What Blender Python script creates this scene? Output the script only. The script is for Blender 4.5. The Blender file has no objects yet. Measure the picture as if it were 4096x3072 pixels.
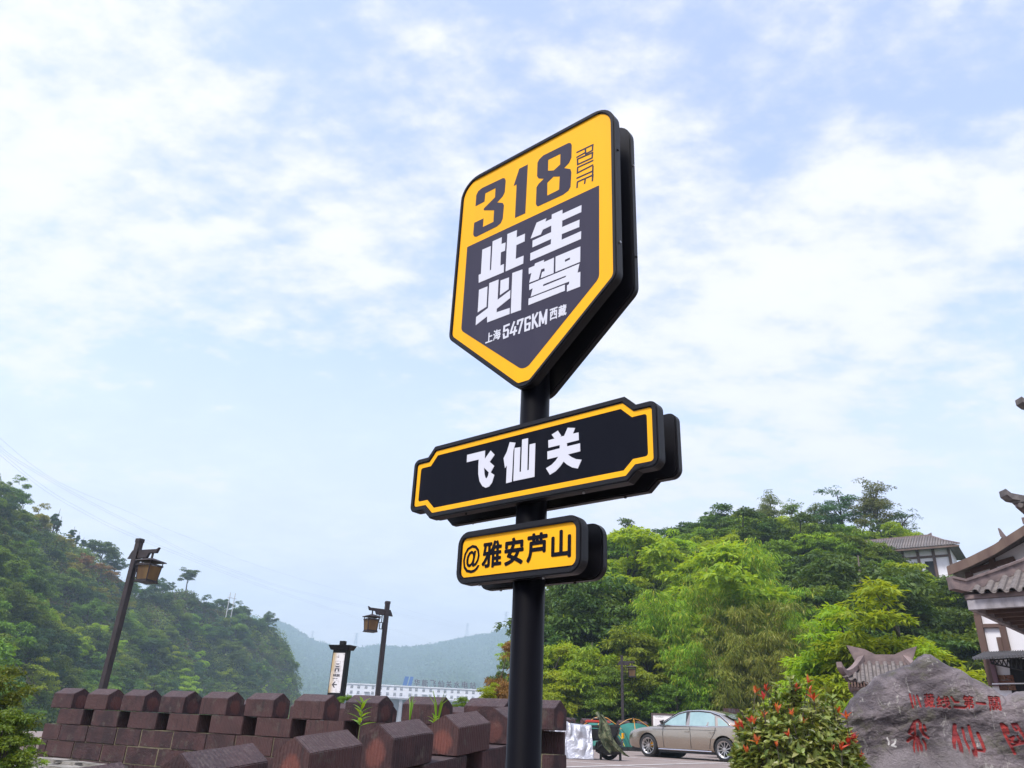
import bpy, bmesh, math, random
import numpy as np
from mathutils import Vector, Matrix
from mathutils.geometry import tessellate_polygon
R = math.radians
scene = bpy.context.scene
COL = scene.collection
rnd = random.Random(7)

# ------------------------------------------------------------------ camera
EYE = 0.62                                   # lens height above the car park (photographer stands down the ramp)
PITCH, ROLL, FPX = R(24.8), R(2.7), 3000.0   # focal length in pixels of a 4096 x 3072 frame
CAM_M = Matrix.Rotation(math.pi / 2 + PITCH, 3, 'X') @ Matrix.Rotation(ROLL, 3, 'Z')
cd = bpy.data.cameras.new('camera')
cam = bpy.data.objects.new('camera', cd)
COL.objects.link(cam)
cam.location = (0, 0, EYE)
cam.rotation_euler = CAM_M.to_euler()
cd.sensor_width = 36.0
cd.lens = 36.0 * FPX / 4096
cd.clip_start = 0.05
cd.clip_end = 6000
scene.camera = cam

# ------------------------------------------------------------------ sky, sun, exposure
SUN_EL, SUN_AZ = R(58), R(218)               # azimuth clockwise from +Y: behind the camera, to the left
w = bpy.data.worlds.new('World')
scene.world = w
w.use_nodes = True
nt = w.node_tree
nt.nodes.clear()
def N(t, **k):
    n = nt.nodes.new(t)
    for a, b in k.items():
        setattr(n, a, b)
    return n
def LK(a, b):
    nt.links.new(a, b)
def MATH(op, a, b=None, clamp=False):
    n = N('ShaderNodeMath', operation=op, use_clamp=clamp)
    for i, v in enumerate((a, b)):
        if v is None: continue
        if isinstance(v, (int, float)): n.inputs[i].default_value = v
        else: LK(v, n.inputs[i])
    return n.outputs[0]
def MIXC(f, a, b):
    n = N('ShaderNodeMix', data_type='RGBA')
    for s, v in ((n.inputs[0], f), (n.inputs[6], a), (n.inputs[7], b)):
        if isinstance(v, (int, float)): s.default_value = v
        elif isinstance(v, tuple): s.default_value = (*v, 1)
        else: LK(v, s)
    return n.outputs[2]
def SMOOTH(v, lo, hi, a=0.0, b=1.0):
    n = N('ShaderNodeMapRange', interpolation_type='SMOOTHSTEP')
    LK(v, n.inputs[0])
    for i, q in enumerate((lo, hi, a, b)): n.inputs[i + 1].default_value = q
    return n.outputs[0]
def NOISE(vec, scale, detail=6, rough=.55, dist=0.0):
    n = N('ShaderNodeTexNoise')
    LK(vec, n.inputs['Vector'])
    n.inputs['Scale'].default_value = scale
    n.inputs['Detail'].default_value = detail
    n.inputs['Roughness'].default_value = rough
    n.inputs['Distortion'].default_value = dist
    return n.outputs['Fac']
sky = N('ShaderNodeTexSky', sky_type='NISHITA', sun_disc=False, sun_elevation=SUN_EL, sun_rotation=SUN_AZ)
sky.air_density, sky.dust_density, sky.ozone_density = 1.0, 1.2, 1.0
tc = N('ShaderNodeTexCoord')
sep = N('ShaderNodeSeparateXYZ')
LK(tc.outputs['Generated'], sep.inputs[0])
dz = MATH('ADD', MATH('MAXIMUM', sep.outputs[2], 0.0), 0.24)
cx = MATH('DIVIDE', sep.outputs[0], dz)
cy = MATH('DIVIDE', sep.outputs[1], dz)
cmb = N('ShaderNodeCombineXYZ')                      # a flat cloud layer seen from below
LK(cx, cmb.inputs[0]); LK(cy, cmb.inputs[1])
mp = N('ShaderNodeMapping')
LK(cmb.outputs[0], mp.inputs[0])
mp.inputs['Location'].default_value = (2.2, -8.1, 0)
mp.inputs['Rotation'].default_value = (0, 0, R(33))
mp.inputs['Scale'].default_value = (1.0, 1.45, 1)
big = NOISE(mp.outputs[0], 0.8, 3, .5, .1)
med = NOISE(mp.outputs[0], 4.2, 9, .6, .1)
fin = NOISE(mp.outputs[0], 15.0, 7, .6, .0)
dens = MATH('ADD', MATH('ADD', MATH('MULTIPLY', big, .80), MATH('MULTIPLY', med, .72)), MATH('MULTIPLY', fin, .30))
veil = SMOOTH(dens, .77, 1.02, .20, 1.0)             # thin veil to solid cloud
low = SMOOTH(sep.outputs[2], .10, .62, 1.0, 0.0)     # the layer closes up towards the horizon
cover = MATH('MAXIMUM', veil, low)
shade = SMOOTH(MATH('ADD', MATH('ADD', MATH('MULTIPLY', med, .6), MATH('MULTIPLY', big, .5)), MATH('MULTIPLY', fin, .2)), .52, .80)
cloudc = MIXC(shade, (3.15, 3.08, 3.56), (3.72, 3.64, 3.9))
skyb = N('ShaderNodeMix', data_type='RGBA', blend_type='MULTIPLY')
skyb.inputs[0].default_value = 1
LK(sky.outputs[0], skyb.inputs[6]); skyb.inputs[7].default_value = (1.42, 1.26, 1.36, 1)
skyc = MIXC(cover, skyb.outputs[2], cloudc)
bg = N('ShaderNodeBackground')
bg.inputs['Strength'].default_value = 0.15
LK(skyc, bg.inputs['Color'])
LK(bg.outputs[0], N('ShaderNodeOutputWorld').inputs['Surface'])

sd = bpy.data.lights.new('sun', 'SUN')
sd.energy, sd.angle, sd.color = 2.5, R(14), (1.0, .96, .90)
sun = bpy.data.objects.new('sun', sd)
COL.objects.link(sun)
sdir = Vector((math.sin(SUN_AZ) * math.cos(SUN_EL), math.cos(SUN_AZ) * math.cos(SUN_EL), math.sin(SUN_EL)))
sun.rotation_euler = sdir.to_track_quat('Z', 'Y').to_euler()
sun.location = sdir * 60

vs = scene.view_settings
scene.display_settings.display_device = 'sRGB'
vs.view_transform, vs.look, vs.exposure, vs.gamma, vs.use_curve_mapping = 'Standard', 'None', 1.0, 1.0, False
cy_ = scene.cycles
cy_.max_bounces, cy_.diffuse_bounces, cy_.glossy_bounces, cy_.transmission_bounces = 6, 3, 3, 4
cy_.transparent_max_bounces, cy_.volume_bounces = 6, 1
cy_.use_denoising = True
cy_.caustics_reflective = cy_.caustics_refractive = False

# ------------------------------------------------------------------ helpers
def ray(px, py):
    return CAM_M @ Vector(((px - 2048) / FPX, -(py - 1536) / FPX, -1.0))
def at(px, py, D):
    """world point on the sight line of a photo pixel, D metres away on the ground plan"""
    d = ray(px, py)
    d /= math.hypot(d.x, d.y)
    return Vector((0, 0, EYE)) + d * D
def onplane(px, py, p0, n):
    d = ray(px, py)
    o = Vector((0, 0, EYE))
    return o + d * ((p0 - o).dot(n) / d.dot(n))

def tag(o, label=None, cat=None, group=None, kind=None):
    for k, v in (('label', label), ('category', cat), ('group', group), ('kind', kind)):
        if v: o[k] = v
    return o
def link(o, parent=None):
    COL.objects.link(o)
    if parent: o.parent = parent
    return o
def empty(name, loc=(0, 0, 0), rz=0, parent=None):
    o = bpy.data.objects.new(name, None)
    o.empty_display_size = .2
    o.location = loc
    o.rotation_euler = (0, 0, rz)
    return link(o, parent)
def thing(name, label, cat, loc=(0, 0, 0), rz=0, group=None):
    return tag(empty(name, loc, rz), label, cat, group)
def place(name, me, parent=None, loc=(0, 0, 0), rot=(0, 0, 0), scale=(1, 1, 1)):
    o = bpy.data.objects.new(name, me)
    o.location, o.rotation_euler, o.scale = loc, rot, scale
    return link(o, parent)

class MB:
    """collects simple shapes, then becomes one mesh"""
    def __init__(s, m=None):
        s.v, s.f, s.m = [], [], m or Matrix.Identity(4)
    def add(s, v, f, m=None):
        b = len(s.v)
        mm = s.m @ m if m else s.m
        s.v += [mm @ Vector(p) for p in v]
        s.f += [tuple(i + b for i in q) for q in f]
        return s
    def box(s, x0, x1, y0, y1, z0, z1, m=None):
        v = [(x, y, z) for z in (z0, z1) for x, y in ((x0, y0), (x1, y0), (x1, y1), (x0, y1))]
        return s.add(v, [(3, 2, 1, 0), (4, 5, 6, 7), (0, 1, 5, 4), (1, 2, 6, 5), (2, 3, 7, 6), (3, 0, 4, 7)], m)
    def frustum(s, w0, d0, w1, d1, z0, z1, m=None):
        v = [(x * a / 2, y * b / 2, z) for z, a, b in ((z0, w0, d0), (z1, w1, d1)) for x, y in ((-1, -1), (1, -1), (1, 1), (-1, 1))]
        return s.add(v, [(3, 2, 1, 0), (4, 5, 6, 7), (0, 1, 5, 4), (1, 2, 6, 5), (2, 3, 7, 6), (3, 0, 4, 7)], m)
    def prism(s, poly, a, b, plane='xz', m=None):
        """2-D outline extruded from a to b along the third axis"""
        n = len(poly)
        def P(p, h):
            return {'xz': (p[0], h, p[1]), 'xy': (p[0], p[1], h), 'yz': (h, p[0], p[1])}[plane]
        v = [P(p, a) for p in poly] + [P(p, b) for p in poly]
        f = [tuple(range(n)), tuple(range(2 * n - 1, n - 1, -1))]
        f += [(i, i + n, (i + 1) % n + n, (i + 1) % n) for i in range(n)]
        return s.add(v, f, m)
    def tube(s, pts, r, n=8, caps=True, m=None):
        pts = [Vector(p) for p in pts]
        rr = r if isinstance(r, (list, tuple)) else [r] * len(pts)
        v, f = [], []
        for i, p in enumerate(pts):
            t = (pts[min(i + 1, len(pts) - 1)] - pts[max(i - 1, 0)]).normalized()
            ax = t.cross(Vector((0, 0, 1)) if abs(t.z) < .95 else Vector((1, 0, 0))).normalized()
            bx = t.cross(ax)
            v += [p + (ax * math.cos(2 * math.pi * k / n) + bx * math.sin(2 * math.pi * k / n)) * rr[i] for k in range(n)]
        for i in range(len(pts) - 1):
            for k in range(n):
                a, b = i * n + k, i * n + (k + 1) % n
                f.append((a, b, b + n, a + n))
        if caps:
            f += [tuple(range(n))[::-1], tuple(range((len(pts) - 1) * n, len(pts) * n))]
        return s.add(v, f, m)
    def lathe(s, prof, n=24, m=None):
        v = [(r * math.cos(2 * math.pi * k / n), r * math.sin(2 * math.pi * k / n), z) for r, z in prof for k in range(n)]
        f = [(i * n + k, i * n + (k + 1) % n, (i + 1) * n + (k + 1) % n, (i + 1) * n + k) for i in range(len(prof) - 1) for k in range(n)]
        return s.add(v, f, m)
    def mesh(s, name, mat, bevel=0, smooth=False, seg=2):
        me = bpy.data.meshes.new(name)
        me.from_pydata([tuple(p) for p in s.v], [], s.f)
        bm = bmesh.new()
        bm.from_mesh(me)
        bmesh.ops.recalc_face_normals(bm, faces=bm.faces)
        if bevel:
            es = [e for e in bm.edges if e.is_manifold and e.calc_face_angle(0) > .5]
            bmesh.ops.bevel(bm, geom=es, offset=bevel, segments=seg, affect='EDGES', clamp_overlap=True)
        bm.to_mesh(me)
        bm.free()
        if smooth: me.polygons.foreach_set('use_smooth', [True] * len(me.polygons))
        me.materials.append(mat)
        return me
    def build(s, name, mat, parent=None, bevel=0, smooth=False, seg=2):
        return place(name, s.mesh(name, mat, bevel, smooth, seg), parent)

def npmesh(name, verts, faces, mat, smooth=False, tint=None):
    """fast mesh from arrays; faces all quads or all triangles"""
    me = bpy.data.meshes.new(name)
    verts = np.asarray(verts, np.float32)
    faces = np.asarray(faces, np.int32)
    k = faces.shape[1]
    me.vertices.add(len(verts)); me.vertices.foreach_set('co', verts.ravel())
    me.loops.add(faces.size); me.loops.foreach_set('vertex_index', faces.ravel())
    me.polygons.add(len(faces))
    me.polygons.foreach_set('loop_start', np.arange(0, faces.size, k, dtype=np.int32))
    me.polygons.foreach_set('loop_total', np.full(len(faces), k, np.int32))
    if smooth: me.polygons.foreach_set('use_smooth', np.ones(len(faces), bool))
    me.update(calc_edges=True)
    if tint is not None:
        a = me.attributes.new('tint', 'FLOAT', 'POINT')
        a.data.foreach_set('value', np.asarray(tint, np.float32))
    me.materials.append(mat)
    return me
def flat_poly(loops, y=0.0):
    """tessellated 2-D outline (first loop) with holes, in the local xz plane"""
    pts = [p for l in loops for p in l]
    tri = tessellate_polygon([[Vector((a, b, 0)) for a, b in l] for l in loops])
    return [(a, y, b) for a, b in pts], [tuple(t) for t in tri]
def plate(loops, y0, y1):
    """thin slab cut to an outline with holes: front face at y0 (towards -y), edges back to y1"""
    v, f = flat_poly(loops, y0)
    n0 = 0
    for l in loops:
        n = len(l)
        b = len(v)
        v += [(p[0], y1, p[1]) for p in l]
        f += [(n0 + i, n0 + (i + 1) % n, b + (i + 1) % n, b + i) for i in range(n)]
        n0 += n
    return v, f
def raw(name, v, f, mat, parent=None, smooth=False, fix=True):
    me = bpy.data.meshes.new(name)
    me.from_pydata([tuple(p) for p in v], [], f)
    if fix:
        bm = bmesh.new(); bm.from_mesh(me)
        bmesh.ops.recalc_face_normals(bm, faces=bm.faces)
        bm.to_mesh(me); bm.free()
    if smooth: me.polygons.foreach_set('use_smooth', [True] * len(me.polygons))
    me.materials.append(mat)
    return place(name, me, parent)
def round_poly(pts, rads, seg=8):
    out, n = [], len(pts)
    for i in range(n):
        p, a, b = Vector(pts[i]), Vector(pts[i - 1]), Vector(pts[(i + 1) % n])
        r = rads[i] if isinstance(rads, (list, tuple)) else rads
        if r <= 0: out.append(tuple(p)); continue
        u, v = (a - p).normalized(), (b - p).normalized()
        ang = u.angle(v)
        d = min(r / math.tan(ang / 2), (a - p).length * .49, (b - p).length * .49)
        r2 = d * math.tan(ang / 2)
        c = p + (u + v).normalized() * (r2 / math.sin(ang / 2))
        s, e = p + u * d - c, p + v * d - c
        a0 = math.atan2(s.y, s.x)
        da = math.atan2(e.y, e.x) - a0
        while da > math.pi: da -= 2 * math.pi
        while da < -math.pi: da += 2 * math.pi
        out += [tuple(c + Vector((math.cos(a0 + da * k / seg), math.sin(a0 + da * k / seg))) * r2) for k in range(seg + 1)]
    return out
def inset(poly, d):
    """parallel outline d inside (clockwise or counter-clockwise)"""
    n = len(poly)
    A = sum(poly[i][0] * poly[(i + 1) % n][1] - poly[(i + 1) % n][0] * poly[i][1] for i in range(n))
    s = 1 if A > 0 else -1
    out = []
    for i in range(n):
        p, a, b = Vector(poly[i]), Vector(poly[i - 1]), Vector(poly[(i + 1) % n])
        e1, e2 = (p - a).normalized(), (b - p).normalized()
        n1, n2 = Vector((-e1.y, e1.x)) * s, Vector((-e2.y, e2.x)) * s
        m = n1 + n2
        out.append(tuple(p + m * (d / max(.25, m.dot(n1)))))
    return out
def strokes(lines, width, y0, y1):
    """round-jointed line strokes as thin slabs"""
    v, f = [], []
    for l in lines:
        for i in range(len(l) - 1):
            a, b = Vector(l[i]), Vector(l[i + 1])
            t = (b - a).normalized(); nrm = Vector((-t.y, t.x)) * width / 2
            a, b = a - t * width * .42, b + t * width * .42
            q = [tuple(p) for p in (a + nrm, b + nrm, b - nrm, a - nrm)]
            pv, pf = plate([q], y0 - .00005 * (i % 7), y1)
            k = len(v); v += pv; f += [tuple(j + k for j in g) for g in pf]
    return v, f
_glyph = {}
def glyph(ch, bold=0.0):
    """triangles of one character (built-in font), normalised to a 0..1 box"""
    if (ch, bold) in _glyph: return _glyph[ch, bold]
    c = bpy.data.curves.new('glyph', 'FONT')
    c.body, c.size, c.offset, c.resolution_u, c.fill_mode = ch, 1, bold, 3, 'FRONT'
    o = bpy.data.objects.new('glyph', c)
    COL.objects.link(o)
    me = bpy.data.meshes.new_from_object(o.evaluated_get(bpy.context.evaluated_depsgraph_get()))
    bpy.data.objects.remove(o)
    v = np.array([p.co[:2] for p in me.vertices])
    f = []
    for p in me.polygons:
        q = list(p.vertices)
        f += [(q[0], q[i], q[i + 1]) for i in range(1, len(q) - 1)]
    bpy.data.meshes.remove(me)
    lo, hi = v.min(0), v.max(0)
    v = (v - lo) / np.maximum(hi - lo, 1e-6)
    _glyph[ch, bold] = (v, f)
    return v, f
def glyph_at(ch, x0, x1, z0, z1, y, bold=0.02, shear=0.0):
    v, f = glyph(ch)
    t = bold * (z1 - z0)                               # heavier strokes: the outline laid down a few times, shifted
    x0, x1, z0, z1 = x0 + t, x1 - t, z0 + t, z1 - t
    sh = [(0, 0)] if not bold else [(0, 0), (t, 0), (-t, 0), (0, t), (0, -t), (t * .7, t * .7), (-t * .7, t * .7), (t * .7, -t * .7), (-t * .7, -t * .7)]
    return merge([([(x0 + (x1 - x0) * a + shear * b + dx, y - .00004 * i, z0 + (z1 - z0) * b + dz_) for a, b in v], f) for i, (dx, dz_) in enumerate(sh)])
def merge(parts):
    v, f = [], []
    for pv, pf in parts:
        k = len(v); v += list(pv); f += [tuple(i + k for i in q) for q in pf]
    return v, f

# ------------------------------------------------------------------ materials
def mat(name, c1, c2=None, scale=6.0, rough=.7, bump=0.0, bscale=None, metal=0.0, detail=5, spec=.5, coat=0.0, lo=.35, hi=.65, space='Object', stretch=None):
    m = bpy.data.materials.new(name)
    m.use_nodes = True
    t = m.node_tree
    b = t.nodes['Principled BSDF']
    b.inputs['Roughness'].default_value = rough
    b.inputs['Metallic'].default_value = metal
    b.inputs['Specular IOR Level'].default_value = spec
    b.inputs['Coat Weight'].default_value = coat
    b.inputs['Base Color'].default_value = (*c1, 1)
    tcn = t.nodes.new('ShaderNodeTexCoord')
    vec = tcn.outputs[space]
    if stretch:
        mpn = t.nodes.new('ShaderNodeMapping'); mpn.inputs['Scale'].default_value = stretch
        t.links.new(vec, mpn.inputs[0]); vec = mpn.outputs[0]
    if c2:
        n = t.nodes.new('ShaderNodeTexNoise')
        n.inputs['Scale'].default_value, n.inputs['Detail'].default_value = scale, detail
        n.inputs['Roughness'].default_value = .6
        t.links.new(vec, n.inputs['Vector'])
        r = t.nodes.new('ShaderNodeMapRange'); r.inputs[1].default_value, r.inputs[2].default_value = lo, hi
        t.links.new(n.outputs['Fac'], r.inputs[0])
        x = t.nodes.new('ShaderNodeMix'); x.data_type = 'RGBA'
        x.inputs[6].default_value, x.inputs[7].default_value = (*c1, 1), (*c2, 1)
        t.links.new(r.outputs[0], x.inputs[0])
        t.links.new(x.outputs[2], b.inputs['Base Color'])
    if bump:
        n2 = t.nodes.new('ShaderNodeTexNoise')
        n2.inputs['Scale'].default_value, n2.inputs['Detail'].default_value = bscale or scale * 3, 6
        t.links.new(vec, n2.inputs['Vector'])
        bp = t.nodes.new('ShaderNodeBump'); bp.inputs['Strength'].default_value = bump; bp.inputs['Distance'].default_value = .02
        t.links.new(n2.outputs['Fac'], bp.inputs['Height'])
        t.links.new(bp.outputs[0], b.inputs['Normal'])
    return m
class NT:
    """small node-building shorthand for the richer materials"""
    def __init__(s, name, rough=.8):
        s.m = bpy.data.materials.new(name); s.m.use_nodes = True
        s.t = s.m.node_tree; s.b = s.t.nodes['Principled BSDF']; s.b.inputs['Roughness'].default_value = rough
        s.tc = s.t.nodes.new('ShaderNodeTexCoord')
    def n(s, ty, **k):
        x = s.t.nodes.new(ty)
        for a, b in k.items(): setattr(x, a, b)
        return x
    def put(s, v, sock):
        if isinstance(v, (int, float)): sock.default_value = v
        elif isinstance(v, tuple): sock.default_value = (*v, 1) if len(sock.default_value) == 4 and len(v) == 3 else v
        else: s.t.links.new(v, sock)
    def math(s, op, a, b=0.0, clamp=False):
        x = s.n('ShaderNodeMath', operation=op, use_clamp=clamp); s.put(a, x.inputs[0]); s.put(b, x.inputs[1]); return x.outputs[0]
    def mix(s, f, a, b, blend='MIX'):
        x = s.n('ShaderNodeMix', data_type='RGBA', blend_type=blend); s.put(f, x.inputs[0]); s.put(a, x.inputs[6]); s.put(b, x.inputs[7]); return x.outputs[2]
    def noise(s, scale, detail=5, vec=None, rough=.55, dist=0.0, out='Fac'):
        x = s.n('ShaderNodeTexNoise'); s.put(vec or s.tc.outputs['Object'], x.inputs['Vector'])
        for k, v in (('Scale', scale), ('Detail', detail), ('Roughness', rough), ('Distortion', dist)): x.inputs[k].default_value = v
        return x.outputs[out]
    def ramp(s, v, lo, hi, a=0.0, b=1.0):
        x = s.n('ShaderNodeMapRange', interpolation_type='SMOOTHSTEP'); s.put(v, x.inputs[0])
        for i, q in enumerate((lo, hi, a, b)): x.inputs[i + 1].default_value = q
        return x.outputs[0]
    def map(s, scale=(1, 1, 1), rot=(0, 0, 0), loc=(0, 0, 0), vec=None):
        x = s.n('ShaderNodeMapping'); s.put(vec or s.tc.outputs['Object'], x.inputs[0])
        x.inputs['Scale'].default_value, x.inputs['Rotation'].default_value, x.inputs['Location'].default_value = scale, rot, loc
        return x.outputs[0]
    def xyz(s, vec):
        x = s.n('ShaderNodeSeparateXYZ'); s.put(vec, x.inputs[0]); return x.outputs
    def bump(s, h, strength=.5, dist=.02):
        x = s.n('ShaderNodeBump'); x.inputs['Strength'].default_value = strength; x.inputs['Distance'].default_value = dist
        s.put(h, x.inputs['Height']); s.t.links.new(x.outputs[0], s.b.inputs['Normal'])
    def color(s, c): s.put(c, s.b.inputs['Base Color']); return s
    def attr(s, name):
        x = s.n('ShaderNodeAttribute', attribute_name=name); return x.outputs['Fac']
    def objrand(s): return s.n('ShaderNodeObjectInfo').outputs['Random']
def leaf_mat(name, c1, c2, c3=None, trans=.35, rough=.55, vary=.3):
    """leaf: colour runs c1..c2 with the leaf's own tint, c3 on a few; light passes through"""
    k = NT(name, rough)
    ti = k.attr('tint')
    col = k.mix(k.ramp(ti, 0, .8), c1, c2)
    if c3: col = k.mix(k.ramp(ti, .88, .97), col, c3)
    rv = k.objrand()
    hs = k.n('ShaderNodeHueSaturation')
    k.put(k.math('ADD', k.math('MULTIPLY', rv, .035), .4825), hs.inputs['Hue'])
    k.put(k.math('ADD', k.math('MULTIPLY', rv, vary), 1 - vary / 2), hs.inputs['Value'])
    k.put(col, hs.inputs['Color'])
    k.put(hs.outputs[0], k.b.inputs['Base Color'])
    k.b.inputs['Specular IOR Level'].default_value = .3
    tr = k.n('ShaderNodeBsdfTranslucent')
    tl = k.mix(1.0, hs.outputs[0], (1.5, 1.35, .5), 'MULTIPLY')
    k.put(tl, tr.inputs['Color'])
    mx = k.n('ShaderNodeMixShader'); mx.inputs[0].default_value = trans
    k.t.links.new(k.b.outputs[0], mx.inputs[1]); k.t.links.new(tr.outputs[0], mx.inputs[2])
    k.t.links.new(mx.outputs[0], k.t.nodes['Material Output'].inputs['Surface'])
    return k.m
M = {}
M['black'] = mat('black_powder_coat', (.0075, .0075, .010), rough=.42, spec=.25)
M['blackpole'] = mat('black_pole_paint', (.0025, .0025, .004), (.004, .004, .006), 3, rough=.40, spec=.07, stretch=(1, 1, .1))
M['yellow'] = mat('sign_yellow', (.86, .42, .010), (.79, .38, .014), 2.5, rough=.5, spec=.15, stretch=(2.5, 2.5, .35), lo=.45, hi=.75)
M['signblue'] = mat('sign_navy', (.040, .038, .062), (.050, .047, .070), 3, rough=.5, spec=.12, stretch=(2.5, 2.5, .3), lo=.45, hi=.8)
M['signdark'] = mat('sign_black_face', (.0060, .007, .012), (.010, .0105, .016), 3, rough=.5, spec=.05, stretch=(2.5, 2.5, .3), lo=.5, hi=.85)
M['signwhite'] = mat('sign_white', (.57, .585, .65), rough=.5)
M['steel'] = mat('bolt_steel', (.35, .35, .36), rough=.35, metal=1)
M['lampwood'] = mat('lamp_brown_paint', (.030, .019, .020), (.014, .010, .012), 5, .6, .15)
M['white'] = mat('white_paint', (.78, .78, .80), rough=.6)
M['concrete'] = mat('concrete', (.30, .28, .27), (.20, .19, .18), 2, .85, .3)
M['trunk'] = mat('bark', (.055, .042, .032), (.10, .085, .07), 4, .9, .4, stretch=(1, 1, .25))
M['trunkpale'] = mat('pale_bark', (.16, .15, .13), (.09, .08, .07), 4, .9, .4, stretch=(1, 1, .25))

# ================================================================== the setting: ground, car park, ramp
def ground_mat():
    k = NT('grassy_ground', .95)
    k.color(k.mix(k.ramp(k.noise(.35, 6), .4, .6), (.045, .07, .02), (.10, .085, .05)))
    k.bump(k.noise(3, 6), .6, .1)
    return k.m
M['ground'] = ground_mat()
def paving_mat():
    k = NT('car_park_paving', .85)
    br = k.n('ShaderNodeTexBrick')
    br.inputs['Scale'].default_value = 5.0
    br.inputs['Mortar Size'].default_value = .015
    br.inputs['Color1'].default_value, br.inputs['Color2'].default_value = (.225, .172, .152, 1), (.195, .152, .138, 1)
    br.inputs['Mortar'].default_value = (.15, .125, .115, 1)
    k.put(k.tc.outputs['Object'], br.inputs['Vector'])
    st = k.ramp(k.noise(.5, 7, dist=.4), .35, .7)
    k.color(k.mix(k.math('MULTIPLY', st, .5), br.outputs['Color'], (.27, .225, .205)))
    k.bump(k.noise(40, 3), .25, .01)
    return k.m
M['paving'] = paving_mat()
M['line'] = mat('worn_line_paint', (.62, .60, .58), (.40, .37, .35), 3.0, .75, 0, lo=.5, hi=.75)
M['soil'] = mat('planting_soil', (.055, .042, .03), (.09, .075, .05), 4, .95, .6)
M['ledge'] = mat('pale_ledge_stone', (.30, .28, .25), (.13, .12, .10), 3, .9, .6)

gv, gf = [], []
GX, GY = np.linspace(-1150, 1150, 47), np.linspace(-150, 2650, 57)
for j in GY:
    for i in GX: gv.append((i, j, -7 - .4 * math.sin(i * .02) * math.cos(j * .017)))
for j in range(len(GY) - 1):
    for i in range(len(GX) - 1):
        a = j * len(GX) + i
        gf.append((a, a + 1, a + 1 + len(GX), a + len(GX)))
tag(raw('ground', gv, gf, M['ground']), kind='structure')

def slab(name, poly, z1, z0, m):
    b = MB().prism(poly, z0, z1, 'xy')
    return tag(b.build(name, m), kind='structure')
slab('car_park', [(1.05, 10.95), (1.3, 9.9), (8.6, 9.9), (8.6, 2.5), (60, 2.5), (60, 52), (-4, 52), (-13, 30), (-14.5, 20.4), (-8.7, 16.9)], 0.0, -7.2, M['paving'])
# ramp the photographer stands on, right of the stepped parapet
NW_O, NW_AZ, NW_S = Vector((-1.957, 5.605, EYE - .61)), R(61.06), .107
nd = Vector((math.cos(NW_AZ), math.sin(NW_AZ), 0)); na = Vector((-nd.y, nd.x, 0))
def ramp_z(S): return min(-.02, EYE - .61 + NW_S * S - .62)
rv, rf = [], []
for S in (-14, -9, -5, -2, 1, 3, 4.6):
    for T in (-9.0, -4, -.02):
        p = NW_O + nd * S + na * T
        rv.append((p.x, p.y, ramp_z(S)))
for i in range(6):
    for j in range(2):
        a = i * 3 + j
        rf.append((a, a + 1, a + 4, a + 3))
tag(raw('ramp', rv, rf, M['paving']), kind='structure')
slab('planting_bed', [(2.0, 9.7), (2.6, 4.0), (8.5, 4.0), (8.5, 9.7)], -.02, -2.5, M['soil'])
# strip of rough ground at the foot of the left parapet
lv, lf = [], []
for i in range(15):
    S = -9 + i * 1.4
    for j in range(7):
        T = -.0 - j * .75
        p = Vector((-8.91, 16.5, 0)) + Vector((.865, -.502, 0)) * S + Vector((.502, .865, 0)) * T
        lv.append((p.x, p.y, -.30 - .05 * S * .2 - .16 * j + .10 * math.sin(i * 1.9 + j * 2.3)))
for i in range(14):
    for j in range(6):
        a = i * 7 + j
        lf.append((a, a + 1, a + 8, a + 7))
tag(raw('verge', lv, lf, M['soil'], smooth=True), kind='structure')

def floor_pt(px, py):
    p = onplane(px, py, Vector((0, 0, 0)), Vector((0, 0, 1)))
    return p
def floor_line(p0, p1, wd=.12, z=.004):
    a, b = floor_pt(*p0), floor_pt(*p1)
    t = (b - a).normalized(); n_ = Vector((-t.y, t.x, 0)) * wd / 2
    n = 12
    v = []
    for i in range(n + 1):
        c = a.lerp(b, i / n)
        v += [(c.x + n_.x, c.y + n_.y, z), (c.x - n_.x, c.y - n_.y, z)]
    o = raw('painted_line', v, [(2 * i, 2 * i + 1, 2 * i + 3, 2 * i + 2) for i in range(n)], M['line'])
    return tag(o, kind='structure')
for i, (a, b) in enumerate([((2240, 3043), (2700, 3078)), ((2395, 3021), (3000, 3066)), ((2230, 3070.5), (2960, 3050)), ((2474, 3005), (2560, 3011)), ((2700, 3020), (2990, 3035))]):
    floor_line(a, b, z=.004 + .003 * i)

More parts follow.
